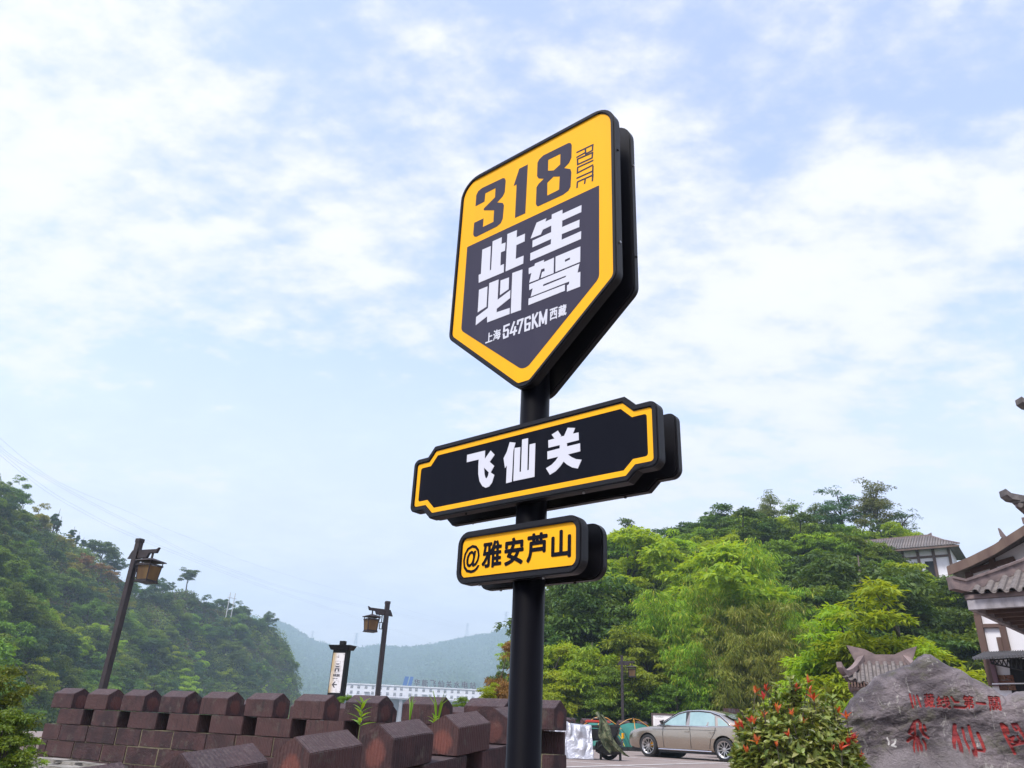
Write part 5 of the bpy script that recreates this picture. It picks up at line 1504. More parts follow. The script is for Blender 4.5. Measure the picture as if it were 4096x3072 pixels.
ZT += np.array([.014 * mnoise.noise(Vector((a * 9, 0, 3))) + .007 * mnoise.noise(Vector((a * 28, 0, 8))) for a in A_])
Z0 = -.55
vv_ = np.concatenate([np.linspace(0, .42, 12, endpoint=False), np.linspace(.42, 1, NV - 12)])
AA = np.repeat(A_[:, None], NV, 1)
ZZ = Z0 + (np.maximum(ZT, Z0 + .05)[:, None] - Z0) * np.sin(vv_ * math.pi / 2)[None, :] ** .9
edge = np.clip(np.minimum(AA - ta[0], ta[-1] - AA) / .5, 0, 1) ** .5
BB = FB * 1.15 * np.clip(1 - vv_[None, :] ** 5, 0, 1) ** .8 * edge * (1.0 + .0 * AA) + .0
nz = np.zeros_like(AA)
for i in range(NA):
    for j in range(NV):
        a, z = AA[i, j], ZZ[i, j]
        nz[i, j] = .085 * mnoise.noise(Vector((a * 1.7, z * 2.3, 4.1))) + .035 * mnoise.noise(Vector((a * 4 + z * 2, z * 6 - a * 2.5, 1.3))) + .012 * mnoise.noise(Vector((a * 11 + z * 6, z * 22 - a * 9, 7))) + .004 * mnoise.noise(Vector((a * 40, z * 60, 2)))
# a ledge and fold running across the middle
fold = .012 * np.exp(-((ZZ - (.93 + .06 * np.sin(AA * 2.2))) / .05) ** 2) - .008 * np.exp(-((ZZ - (.86 + .06 * np.sin(AA * 2.2))) / .04) ** 2)
BB = BB + (nz + fold) * np.clip((1 - vv_[None, :]) * 8, .12, 1)
# carving
def dist_poly(pts, wd):
    d = np.full(AA.shape, 9.0)
    for (x0, z0), (x1, z1) in zip(pts[:-1], pts[1:]):
        ex, ez = x1 - x0, z1 - z0
        t = np.clip(((AA - x0) * ex + (ZZ - z0) * ez) / (ex * ex + ez * ez + 1e-9), 0, 1)
        d = np.minimum(d, np.hypot(AA - x0 - t * ex, ZZ - z0 - t * ez))
    return np.clip((wd - d) / .006 + .5, 0, 1)
def C6(p): return rock_az(3340 + p[0] * .34177, 2580 + p[1] * .34177, FB)
STK = [([(870, 1030), (900, 960), (935, 900), (975, 885), (1000, 920), (1000, 980), (1040, 1050), (1090, 1085)], 15), ([(935, 930), (940, 1060)], 11), ([(870, 1030), (925, 985)], 12), ([(1045, 945), (1060, 1000)], 14),
 ([(850, 1125), (890, 1090), (970, 1075), (985, 1140), (1020, 1200), (1090, 1230), (1140, 1220), (1150, 1140)], 15), ([(930, 1110), (920, 1230)], 10), ([(955, 1110), (985, 1280)], 12), ([(1030, 1110), (1060, 1160)], 12), ([(890, 1050), (940, 1065)], 9),
 ([(1400, 940), (1395, 1050), (1393, 1140)], 20), ([(1400, 1000), (1440, 1100), (1500, 1280)], 20), ([(1490, 975), (1520, 1110), (1565, 1210)], 12), ([(1565, 950), (1600, 1080), (1640, 1210)], 15), ([(1670, 1035), (1720, 1150), (1745, 1225)], 16), ([(1595, 1245), (1660, 1230), (1740, 1245)], 13),
 ([(1945, 930), (1985, 1050), (2100, 1270)], 15), ([(1950, 930), (2000, 960), (2020, 1030)], 17), ([(2075, 935), (2120, 930), (2160, 1000), (2212, 1080), (2300, 1260)], 15), ([(2080, 960), (2110, 1000), (2150, 990)], 11), ([(2045, 1090), (2090, 1075), (2060, 1130), (2110, 1140)], 11), ([(2130, 1070), (2160, 1110), (2130, 1150), (2200, 1130)], 11), ([(2060, 1180), (2200, 1150)], 10),
 ([(875, 575), (915, 735)], 10), ([(920, 590), (940, 700)], 8), ([(960, 590), (1005, 725)], 9), ([(1362, 612), (1400, 668), (1445, 668)], 11), ([(1400, 728), (1515, 735)], 12), ([(1660, 680), (1755, 688)], 13)]
paint_ = np.zeros_like(AA)
for pts, wd in STK:
    q = [C6(p) for p in pts]
    paint_ = np.maximum(paint_, dist_poly(q, wd * .86 * .34177 * 8.0 * .91 / 3000))
def stamp(ch, x0, y0, x1, y1, skew):
    v, f = glyph(ch)
    def T(u, w_): return C6((x0 + (x1 - x0) * u + skew * (1 - w_), y1 + (y0 - y1) * w_))
    P = np.array([T(*q) for q in v])
    out = np.zeros_like(AA)
    for t in f:
        (ax, az), (bx, bz_), (cx_, cz) = P[list(t)]
        den = (bz_ - cz) * (ax - cx_) + (cx_ - bx) * (az - cz)
        if abs(den) < 1e-12: continue
        i0, i1 = np.searchsorted(A_, [min(ax, bx, cx_), max(ax, bx, cx_)])
        sl = slice(max(i0 - 1, 0), i1 + 1)
        l1 = ((bz_ - cz) * (AA[sl] - cx_) + (cx_ - bx) * (ZZ[sl] - cz)) / den
        l2 = ((cz - az) * (AA[sl] - cx_) + (ax - cx_) * (ZZ[sl] - cz)) / den
        out[sl] = np.maximum(out[sl], ((l1 > -.02) & (l2 > -.02) & (l1 + l2 < 1.02)).astype(float))
    return out
for ch, x0, y0, x1, y1 in (('藏', 1032, 572, 1150, 735), ('线', 1178, 600, 1335, 745), ('第', 1490, 590, 1612, 745), ('關', 1792, 600, 1925, 765)):
    s_ = stamp(ch, x0, y0, x1, y1, 20)
    s_ = np.maximum(s_, np.maximum(np.roll(s_, 1, 0), np.roll(s_, 1, 1)) * .7)
    paint_ = np.maximum(paint_, s_)
BB = BB - .013 * paint_
flake = np.zeros_like(AA)
for pts, wd in (([(610, 1090), (630, 1130), (630, 1165)], 7), ([(665, 1110), (710, 1105), (700, 1150), (665, 1175), (715, 1190)], 7)): flake = np.maximum(flake, dist_poly([C6(p) for p in pts], wd * .34177 * 8 * .91 / 3000))
front = np.stack([rp_.x + re_.x * AA + rn_.x * BB, rp_.y + re_.y * AA + rn_.y * BB, ZZ], -1).reshape(-1, 3)
idx = np.arange(NA * NV).reshape(NA, NV)
fq = np.stack([idx[:-1, :-1], idx[1:, :-1], idx[1:, 1:], idx[:-1, 1:]], -1).reshape(-1, 4)
# back of the boulder, coarser
bi = np.linspace(0, NA - 1, 60).astype(int); NB = 14
bv = np.linspace(1, 0, NB)
bk = []
for i in bi:
    for t in bv:
        a = A_[i]; z = Z0 + (max(ZT[i], Z0 + .05) - Z0) * math.sin(t * math.pi / 2) ** .9
        b = -.75 * edge[i, 0] * max(0, 1 - t ** 3) ** .6 - .10 * mnoise.noise(Vector((a * 3, z * 3, 9))) * (1 - t)
        bk.append(rp_ + re_ * a + rn_ * b + Vector((0, 0, z)))
nb0 = len(front)
bidx = np.arange(len(bi) * NB).reshape(len(bi), NB) + nb0
bq = np.stack([bidx[:-1, :-1], bidx[1:, :-1], bidx[1:, 1:], bidx[:-1, 1:]], -1).reshape(-1, 4)
def rock_mat():
    k = NT('banded_boulder', .72)
    v1 = k.map((1, 1, 1.6), (0, R(38), 0))
    base = k.mix(k.ramp(k.noise(1.9, 7, v1, .62, .5), .40, .60), (.075, .060, .066), (.215, .180, .185))
    base = k.mix(k.math('MULTIPLY', k.ramp(k.noise(4.5, 8, v1, .7, .4), .50, .62), .7), base, (.098, .092, .060))
    vein = k.noise(5, 9, k.map((3.2, 3.2, .8), (0, R(-32), 0)), .7, .8)
    base = k.mix(k.math('MULTIPLY', k.ramp(vein, .57, .68), .8), base, (.40, .38, .34))
    base = k.mix(k.math('MULTIPLY', k.ramp(k.noise(16, 8, v1, .7), .60, .74), .5), base, (.26, .24, .24))
    base = k.mix(k.math('MULTIPLY', k.ramp(k.noise(1.1, 5, k.map(loc=(4, 2, 1))), .52, .66), .65), base, (.28, .25, .26))
    crk = k.n('ShaderNodeTexVoronoi', feature='DISTANCE_TO_EDGE'); crk.inputs['Scale'].default_value = 3.2; k.put(k.map((1, 1, 1.8), (0, R(30), 0)), crk.inputs['Vector'])
    dw = k.math('ADD', crk.outputs['Distance'], k.math('MULTIPLY', k.noise(8, 6), .10))
    base = k.mix(k.ramp(dw, .065, .05, 0, .45), base, (.03, .024, .028))
    nn = k.attr('tint')
    base = k.mix(k.ramp(nn, .25, .6), base, k.mix(k.ramp(k.noise(14, 5), .3, .7), (.34, .030, .024), (.20, .022, .028)))
    base = k.mix(k.ramp(nn, -.2, -.6), base, (.50, .48, .46))
    k.color(base)
    k.bump(k.math('ADD', k.noise(34, 10, v1, .75), k.math('MULTIPLY', k.noise(7, 6, k.map((3, 3, .9), (0, R(-32), 0))), .7)), .9, .03)
    return k.m
rm = npmesh('boulder', np.concatenate([front, np.array([tuple(p) for p in bk])]), np.concatenate([fq, bq]), rock_mat(), True, np.concatenate([(paint_ - flake * (1 - paint_)).ravel(), np.zeros(len(bk))]))
tag(place('boulder', rm), 'large grey boulder with red carved characters at the right', 'boulder')

# ---------------- red-tipped shrub in front of it
LM['shrubg'] = leaf_mat('shrub_leaves', (.085, .130, .028), (.22, .255, .060), (.36, .36, .16), .3, .35, .25)
LM['shrubr'] = leaf_mat('shrub_red_tips', (.36, .040, .022), (.56, .085, .050), (.55, .20, .08), .4, .35, .2)
def leaf_shape(ln, wd, az, tilt, curl=.3, tw=0.0):
    """a pointed oval leaf, folded on its midrib: 8 quads"""
    v, f = [], []
    m = Matrix.Rotation(az, 4, 'Z') @ Matrix.Rotation(-tilt, 4, 'Y') @ Matrix.Rotation(tw, 4, 'X')
    for i in range(5):
        s = i / 4
        w_ = wd * math.sin(math.pi * min(.97, .06 + .94 * s) ** .85) * .5
        x = ln * s; z = -curl * ln * s * s * .5
        for y, dz_ in ((-w_, w_ * .35), (0, 0), (w_, w_ * .35)): v.append(m @ Vector((x, y, z + dz_)))
    for i in range(4):
        for j in range(2): f.append((i * 3 + j, i * 3 + 3 + j, i * 3 + 4 + j, i * 3 + 1 + j))
    return v, f
def rosette(name, seed, n, ln, wd, m, tmin, tmax):
    r = random.Random(seed)
    v, f, t = [], [], []
    for i in range(n):
        lv_, lf_ = leaf_shape(ln * r.uniform(.75, 1.2), wd * r.uniform(.85, 1.2), i * 2.4 + r.uniform(-.3, .3), r.uniform(tmin, tmax), r.uniform(.1, .6), r.uniform(-.5, .5))
        k = len(v); v += [p + Vector((0, 0, -.010 * (n - i) * .6)) for p in lv_]; f += [tuple(q + k for q in g) for g in lf_]; t += [r.random()] * len(lv_)
    return npmesh(name, np.array([tuple(p) for p in v]), np.array(f), m, True, t)
RG = [rosette('leaf_rosette', i, 8, .062, .027, LM['shrubg'], .0, 1.0) for i in range(4)]
RRD = [rosette('red_rosette', 20 + i, 5, .058, .019, LM['shrubr'], .75, 1.35) for i in range(3)]
sp_, se_, sn_ = view_frame(3175, 7.3)
sh = thing('red_tipped_shrub', 'green shrub with red leaf tips between the sedan and the boulder', 'shrub', sp_)
def shrub_pt(px, py, b):
    q = onplane(px, py, sp_ + sn_ * b, sn_) - sp_
    return q
SHT = [(2930, 3000), (2950, 2880), (2985, 2830), (3030, 2805), (3080, 2795), (3110, 2780), (3150, 2752), (3190, 2768), (3230, 2770), (3270, 2788), (3320, 2812), (3360, 2860), (3400, 2930), (3440, 3000), (3460, 3060)]
def sh_top(px): return interp(px, SHT)
def orient(o, d, roll):
    o.rotation_euler = (Vector(d).to_track_quat('Z', 'X') @ Matrix.Rotation(roll, 3, 'Z').to_quaternion()).to_euler()
r5 = random.Random(5)
twig = MB()
n_ = 0
while n_ < 250:
    px = r5.uniform(2935, 3450); ty = sh_top(px)
    u = r5.random() ** .8
    py = ty + u * (3100 - ty)
    ex = (px - 3190) / 260.0
    dep = .52 * math.sqrt(max(0, 1 - ex * ex * .9)) * math.sqrt(max(.04, 1 - (1 - u) ** 2.2))
    b = dep * (r5.uniform(.75, 1.05) if r5.random() < .85 else r5.uniform(-.3, .6))
    q = shrub_pt(px, py, b)
    red = (r5.random() < .10 + .12 * (px < 3030 or px > 3330)) and u < .7
    d = (q - Vector((0, 0, .25))).normalized() + Vector((0, 0, .55)) + Vector((r5.uniform(-.4, .4), r5.uniform(-.4, .4), r5.uniform(-.2, .2)))
    if red:
        q = q + Vector((0, 0, .03)) + sn_ * .03
        o = place('red_rosette', RRD[n_ % 3], sh, q); d = d + Vector((0, 0, .8))
    else: o = place('leaf_rosette', RG[n_ % 4], sh, q)
    s_ = r5.uniform(.8, 1.25); o.scale = (s_, s_, s_)
    orient(o, d, r5.uniform(0, 6.28))
    if n_ % 2 == 0: twig.tube([q - Vector(d).normalized() * .16 - Vector((0, 0, .04)), q], [.005, .0025], 4)
    n_ += 1
for k in range(9):
    a = k * .7
    twig.tube([(.10 * math.cos(a), .10 * math.sin(a), -.3), (.25 * math.cos(a), .25 * math.sin(a), .35), (.40 * math.cos(a * 1.1), .40 * math.sin(a * 1.1), .85)], [.016, .011, .005], 5)
for k in range(16):                                            # long young shoots standing out of the top
    px = r5.uniform(2960, 3400); py = sh_top(px) - r5.uniform(5, 60)
    q1 = shrub_pt(px, py, r5.uniform(-.1, .4)); q0 = shrub_pt(px + r5.uniform(-25, 25), sh_top(px) + 70, .15)
    twig.tube([q0, q1], [.004, .002], 4)
    red = r5.random() < .45
    o = place('red_rosette' if red else 'leaf_rosette', RRD[k % 3] if red else RG[k % 4], sh, q1); orient(o, (q1 - q0) + Vector((0, 0, .05)), r5.uniform(0, 6.28))
    for u in (.45, .72):
        if not red:
            o = place('leaf_rosette', RG[(k + 1) % 4], sh, q0.lerp(q1, u)); o.scale = (.8, .8, .8); orient(o, q1 - q0, r5.uniform(0, 6.28))
twig.build('twigs', M['trunk'], sh)
P5, D5 = [], []
for _ in range(5200):
    px = r5.uniform(2935, 3450); ty = sh_top(px) + 12; u = r5.random() ** .75; py = ty + u * (3150 - ty)
    ex = (px - 3190) / 260.0
    dep = .50 * math.sqrt(max(0, 1 - ex * ex * .9)) * math.sqrt(max(.04, 1 - (1 - u) ** 2.2))
    q = shrub_pt(px, py, dep * r5.uniform(-.8, .95)); P5.append(tuple(q)); D5.append((r5.uniform(-1, 1), r5.uniform(-1, 1), r5.uniform(-.3, .9)))
V, F, t = leaf_quads(np.array(P5), np.array(D5), .058, .026, np.random.default_rng(3), .12)
io = place('inner_leaves', npmesh('inner_leaves', V, F, LM['shrubg'], tint=t), sh); io['kind'] = 'stuff'

# ---------------- fern by the boulder
fp = at(3385, 2850, 9.2)
fe = thing('fern', 'pale green fern between the shrub and the boulder', 'fern', fp)
LM['fern'] = leaf_mat('fern_fronds', (.13, .24, .025), (.21, .32, .05), None, .45)
for k in range(6):
    a = k * 1.1 + .3; L = r5.uniform(.28, .42)
    v, f, tt = [], [], []
    for i in range(1, 16):
        s = i / 15; p = Vector((L * .55 * s, 0, L * (s - .35 * s * s)))
        for sd_ in (-1, 1):
            w_ = .085 * math.sin(math.pi * (.12 + .86 * s)) ; b0 = len(v)
            v += [p, p + Vector((.012, sd_ * w_ * .5, .012)), p + Vector((.004, sd_ * w_, -.012)), p + Vector((-.010, sd_ * w_ * .5, -.004))]
            f.append((b0, b0 + 1, b0 + 2, b0 + 3)); tt += [r5.random()] * 4
    place('frond', npmesh('frond', np.array([tuple(q) for q in v]), np.array(f), LM['fern'], tint=tt), fe, (0, 0, -.12), (0, 0, a))

# ---------------- leafy trees behind the gate
for x, D, H, sp2, lb in ((3420, 31, 5.0, 1.2, 'bright yellow-green tree above the small gate roof'), (3620, 30, 5.6, 1.25, 'largest bright yellow-green tree, behind the boulder'), (3310, 36, 4.2, 1.1, 'bright bushy tree left of the small gate roof'), (3760, 28, 3.5, 1.15, 'low bright tree between the boulder and the timber house'), (3200, 34, 3.2, 1.1, 'leafy bush behind the red-tipped shrub')):
    p = at(x, 2950, D); p.z = -.1
    tree('leafy_tree', lb, p, 'near', 'bright', H, None, var=1, spread=sp2)

# ---------------- tiled roofs
def tile_mat():
    k = NT('grey_clay_tile', .85)
    rv2 = k.objrand()
    c = k.mix(k.ramp(k.noise(7, 6), .35, .7), (.085, .075, .075), (.185, .165, .155))
    c = k.mix(k.math('MULTIPLY', rv2, .4), c, (.20, .165, .145))
    c = k.mix(k.math('MULTIPLY', k.ramp(k.noise(4, 5, k.map(loc=(5, 1, 2))), .58, .72), .5), c, (.085, .095, .045))
    k.color(c); k.bump(k.noise(30, 5), .4, .01)
    return k.m
M['tile'] = tile_mat()
M['plaster'] = mat('weathered_grey_plaster', (.36, .34, .36), (.16, .145, .15), 3.2, .85, .3, lo=.4, hi=.7, stretch=(1, 1, .5))
M['ridge'] = mat('weathered_ridge_plaster', (.22, .165, .155), (.11, .085, .085), 4.5, .9, .4, lo=.38, hi=.68)
M['timber'] = mat('brown_timber', (.075, .040, .032), (.12, .072, .055), 3, .7, .25, stretch=(1, 1, .2))
M['timberpale'] = mat('weathered_brown_timber', (.16, .11, .085), (.10, .06, .05), 3, .8, .3, stretch=(1, 1, .2))
M['wallw'] = mat('white_plaster_wall', (.74, .73, .76), (.50, .47, .47), 1.6, .85, .1, lo=.55, hi=.85, stretch=(1, 1, .35))
M['darkroom'] = mat('unlit_interior', (.012, .011, .012), rough=.9)
def half_tube(r, L, th=.012, n=7, up=True):
    mb = MB(); v, f = [], []
    for x in (0, L):
        for rr in (r, r - th):
            for k in range(n):
                a = math.pi * k / (n - 1)
                v.append((x, rr * math.cos(a), (rr * math.sin(a)) * (1 if up else -1)))
    for k in range(n - 1):
        f += [(k, k + 1, 2 * n + k + 1, 2 * n + k), (n + k, 3 * n + k, 3 * n + k + 1, n + k + 1), (k, n + k, n + k + 1, k + 1), (2 * n + k, 2 * n + k + 1, 3 * n + k + 1, 3 * n + k)]
    return v, f
def slope_tiles(parent, pts_fn, cols, tn, r, cover, pan):
    """one round cover tile and one pan tile per step down each column; pts_fn(x, t) -> point on the deck"""
    for x, t0, step in cols:
        t = t0
        while t < tn - 1e-3:
            a, b = pts_fn(x, t), pts_fn(x, min(t + step, tn))
            d = (b - a); L = d.length
            q = d.to_track_quat('X', 'Z')
            o = place('cover_tile', cover, parent, a + Vector((0, 0, r * .35))); o.rotation_euler = q.to_euler(); o.scale = (L * 1.12 / .2, 1, 1)
            o2 = place('pan_tile', pan, parent, pts_fn(x + r * 1.75, t) + Vector((0, 0, r * .55))); o2.rotation_euler = q.to_euler(); o2.scale = (L * .62 / .2, 1, 1)
            o3 = place('pan_tile', pan, parent, pts_fn(x + r * 1.75, t + step * .5) + Vector((0, 0, r * .55))); o3.rotation_euler = q.to_euler(); o3.scale = (L * .62 / .2, 1, 1)
            t += step
def tile_pair(r):
    v, f = half_tube(r, .2); c = MB().add(v, f).mesh('cover_tile', M['tile'], smooth=False)
    v, f = half_tube(r * 1.05, .2, up=False); p = MB().add(v, f).mesh('pan_tile', M['tile'], smooth=False)
    return c, p
# small gate behind the boulder
GD = 15.5
ga, gb = at(3452, 2640, GD), at(3622, 2645, GD)
gc = (ga + gb) / 2
gaz = math.atan2(gb.y - ga.y, gb.x - ga.x)
RL_ = (gb - ga).length
gz0 = at(3395, 2742, GD).z                                     # eaves
gzr = ga.z
gt = thing('small_gate', 'small gate with a horned grey ridge and tiled roof behind the boulder', 'gate', (gc.x, gc.y, 0), gaz)
HW, HL = .62, RL_ / 2 + .34
Hh = gzr - gz0
def gdeck(x, t, side=-1):
    z = gzr - Hh * (1 - max(0.0, 1 - t) ** 1.45)
    ext = RL_ / 2 + (HL - RL_ / 2) * t
    lift = .10 * max(0, abs(x) / ext - .55) / .45 * t * t if ext else 0
    return Vector((x, side * HW * t, z + lift))
dk, df = [], []
n1, n2 = 13, 9
for side in (-1, 1):
    b0 = len(dk)
    for i in range(n1):
        for j in range(n2):
            t = j / (n2 - 1); ext = RL_ / 2 + (HL - RL_ / 2) * t
            dk.append(gdeck((2 * i / (n1 - 1) - 1) * ext, t, side))
    df += [(b0 + i * n2 + j, b0 + (i + 1) * n2 + j, b0 + (i + 1) * n2 + j + 1, b0 + i * n2 + j + 1) for i in range(n1 - 1) for j in range(n2 - 1)]
for sd_ in (-1, 1):                                            # hipped ends
    b0 = len(dk)
    for i in range(7):
        for j in range(n2):
            t = j / (n2 - 1); ext = RL_ / 2 + (HL - RL_ / 2) * t
            p = gdeck(sd_ * ext, t, 2 * i / 6 - 1); dk.append(p)
    df += [(b0 + i * n2 + j, b0 + (i + 1) * n2 + j, b0 + (i + 1) * n2 + j + 1, b0 + i * n2 + j + 1) for i in range(6) for j in range(n2 - 1)]
rfo = raw('roof_deck', dk, df, M['tile'], gt, smooth=True)
cvt, pnt = tile_pair(.036)
cols = []
x = -HL + .06
while x < HL - .05:
    need = max(0, (abs(x) - RL_ / 2) / (HL - RL_ / 2)) if abs(x) > RL_ / 2 else 0
    cols.append((x, min(.92, max(.10, need + .04)), .125)); x += .126
slope_tiles(rfo, lambda x, t: gdeck(x, min(t, 1.03)), cols, 1.0, .036, cvt, pnt)
def beam_along(pts, w_, h):
    """bar of rectangular section following points (top edge raised by h)"""
    v, f = [], []
    for i, p in enumerate(pts):
        p = Vector(p); t = (Vector(pts[min(i + 1, len(pts) - 1)]) - Vector(pts[max(i - 1, 0)])); t.z = 0
        s = Vector((-t.y, t.x, 0)).normalized() * w_ / 2
        v += [p - s, p + s, p + s + Vector((0, 0, h)), p - s + Vector((0, 0, h))]
    for i in range(len(pts) - 1):
        a = i * 4
        f += [(a + k, a + (k + 1) % 4, a + 4 + (k + 1) % 4, a + 4 + k) for k in range(4)]
    f += [(3, 2, 1, 0), tuple(range(len(v) - 4, len(v)))]
    return v, f
mr = MB().prism([(-RL_ / 2 - .24, gzr + .25), (-RL_ / 2 - .13, gzr - .04), (RL_ / 2 + .10, gzr - .04), (RL_ / 2 + .22, gzr + .23), (RL_ / 2 + .02, gzr + .17), (RL_ / 2 - .16, gzr + .09), (-RL_ / 2 + .22, gzr + .09), (-RL_ / 2 + .05, gzr + .18)], -.05, .05)
mr.build('main_ridge', M['ridge'], gt, .006)
MB().box(-RL_ / 2 - .02, RL_ / 2 + .02, -.09, .09, gzr - .10, gzr - .041).build('ridge_base', M['ridge'], gt, .006)
for sd_ in (-1, 1):
    for sy in (-1, 1):
        pts = [gdeck(sd_ * (RL_ / 2 + (HL - RL_ / 2) * t), t, sy) + Vector((0, 0, .02)) for t in (0, .2, .4, .6, .8, .9)]
        pts.append(pts[-1] + (pts[-1] - pts[-2]) * 1.2 + Vector((0, 0, .07))); pts.append(pts[-1] + (pts[-1] - pts[-2]) * .6 + Vector((0, 0, .035)))
        v, f = beam_along(pts, .10, .09)
        raw('hip_ridge', v, f, M['ridge'], gt)
    MB().box(sd_ * (RL_ / 2 + .06) - .008, sd_ * (RL_ / 2 + .06) + .008, -.3, .3, gz0 + .02, gzr - .12).build('gable_board', M['ridge'], gt)
MB().box(-HL + .06, HL - .06, -HW + .06, HW - .06, gz0 - .10, gz0 - .005).build('eaves_beam', M['ridge'], gt, .008)
fr = MB()
for i in range(26): fr.box(-HL + .08 + i * (2 * HL - .16) / 25 - .012, -HL + .08 + i * (2 * HL - .16) / 25 + .012, -HW - .01, -HW + .045, gz0 - .06, gz0 + .02)
fr.build('rafter_ends', M['timber'], gt)
for x in (-HL + .25, HL - .25): MB().box(x - .14, x + .14, -.25, .25, 0, gz0 - .10).build('gate_pier', M['plaster'], gt, .01)
MB().box(-HL + .39, HL - .39, -.08, .08, 0, gz0 - .25).build('gate_leaf', M['timber'], gt)

# ---------------- tall gate pavilion at the right edge
PC = Vector((9.4, 15.44, 0))
pv = thing('gate_pavilion', 'tall pavilion with tiled upturned eaves cut off by the right edge', 'pavilion', PC, R(-45))
ze = EYE + 2.6
LX, LY = 7.0, 6.0
MB().box(0, LX, 0, .10, ze, ze + .20).build('front_fascia', M['plaster'], pv, .008)
MB().box(0, .10, .102, LY, ze, ze + .20).build('side_fascia', M['plaster'], pv, .008)
MB().box(.11, LX, .11, LY, ze + .10, ze + .16).build('soffit', M['timber'], pv)
for i in range(9): MB().box(.2, LX, .45 + i * .62, .57 + i * .62, ze - .02, ze + .098).build('rafter', M['timber'], pv, .01)
MB().box(-.02, LX, -.02, LY, ze + .203, ze + .30).build('cornice', M['ridge'], pv, .01)
RIS, RUN = 1.6, 2.6
def pdeck(x, t):                                       # front slope; t 0 at the eave, 1 up the slope
    z = ze + .31 + RIS * (.80 * t + .20 * t * t)
    up_ = .04 * max(0, 1 - (x - RUN * t) / 1.1) ** 2 * (1 - t)
    return Vector((x, RUN * t - .06, z + up_))
def pside(y, t):
    p = pdeck(y, t); return Vector((p.y, p.x, p.z))
dk, df = [], []
for fn in (pdeck, pside):
    b0 = len(dk)
    for j in range(10):
        t = j / 9
        for i in range(16):
            dk.append(fn(RUN * t + (LX - RUN * t) * (i / 15) ** 1.3, t))
    df += [(b0 + j * 16 + i, b0 + j * 16 + i + 1, b0 + (j + 1) * 16 + i + 1, b0 + (j + 1) * 16 + i) for j in range(9) for i in range(15)]
rfd = raw('roof_deck', dk, df, M['tile'], pv, smooth=True)
cvt2, pnt2 = tile_pair(.062)
for ci in range(15):
    x = .22 + ci * .215
    tmax = min(1.0, (x - .06) / RUN)
    k_ = 0; t = -.03
    while t < tmax - .02 and t < .95:
        a, b = pdeck(x, t), pdeck(x, t + .085)
        q = (b - a).to_track_quat('X', 'Z'); L = (b - a).length
        o = place('cover_tile', cvt2, rfd, a + Vector((0, 0, .02))); o.rotation_euler = q.to_euler(); o.scale = (L * 1.1 / .2, 1, 1)
        for h in (0, .5):
            o = place('pan_tile', pnt2, rfd, pdeck(x + .108, t + .0425 * h * 2) + Vector((0, 0, .045))); o.rotation_euler = q.to_euler(); o.scale = (L * .6 / .2, 1, 1)
        t += .085
pts = [pdeck(RUN * t, t) + Vector((0, .06, .0)) for t in (0, .08, .2, .35, .5, .7, 1.0)]
d0 = (pts[0] - pts[2]); d0.z = 0; d0.normalize()
pts = [pts[0] + d0 * .26 + Vector((0, 0, .05)), pts[0] + d0 * .12 + Vector((0, 0, .02))] + pts
v, f = beam_along(pts, .20, .20)
raw('hip_ridge', v, f, M['ridge'], pv)
v, f = beam_along([p + Vector((0, 0, .20)) for p in pts], .26, .05)
raw('hip_ridge_cap', v, f, M['ridge'], pv)
MB().box(2.4, LX, 2.5, LY, ze + 1.2, ze + 6.6).build('tower_core', M['plaster'], pv)
def tier(zb, ox, n, out, hgt, tipx):
    """corbelled eaves at the near corner: white band, steps, top slab with a raised tip"""
    MB().box(ox, LX, ox, LY, zb, zb + hgt).build('white_band', M['plaster'], pv, .01)
    z = zb + hgt
    MB().box(ox + .05, LX, ox + .05, LY, zb - .5, zb - .003).build('soffit_band', M['timberpale'], pv)
    for i in range(n):
        o_ = ox - out * (i + 1) / n
        MB().box(o_, LX, o_, LY, z + .003, z + .085).build('corbel_course', M['ridge'], pv, .008); z += .085
    o_ = ox - out - .04
    pts = [(o_ - tipx, o_ - tipx, z + .16), (o_ - tipx * .3, o_ - tipx * .3, z + .07), (o_ + .2, o_ + .2, z + .02)]
    sl = MB().box(o_, LX, o_, LY, z + .003, z + .10)
    sl.build('eaves_slab', M['tile'], pv, .01)
    v, f = beam_along(pts + [(o_ + 1.2, o_ + 1.2, z + .10)], .24, .13)
    raw('corner_horn', v, f, M['tile'], pv)
    cx = o_ + .15
    for i in range(9):
        MB().tube([(cx + i * .2, o_ - .02, z - .06), (cx + i * .2, o_ + .3, z - .02)], .055, 8).build('eaves_tile', M['tile'], pv)
tier(EYE + 4.27, 1.38, 4, .34, .26, .10)
tier(EYE + 6.5, 2.0, 4, .34, .24, .10)
for x, y in ((2.3, 2.3), (6.0, 2.3), (2.3, 5.2)): MB().tube([(x, y, 0), (x, y, ze + .1)], .17, 14).build('column', M['timber'], pv, smooth=True)
MB().prism([(2.5, ze - .02), (6.0, ze - .02), (6.0, ze - .35), (5.2, ze - .42), (4.6, ze - .58), (4.3, ze - .42), (3.9, ze - .50), (3.4, ze - .34), (2.9, ze - .34)], 2.26, 2.34).build('carved_beam', M['timber'], pv)

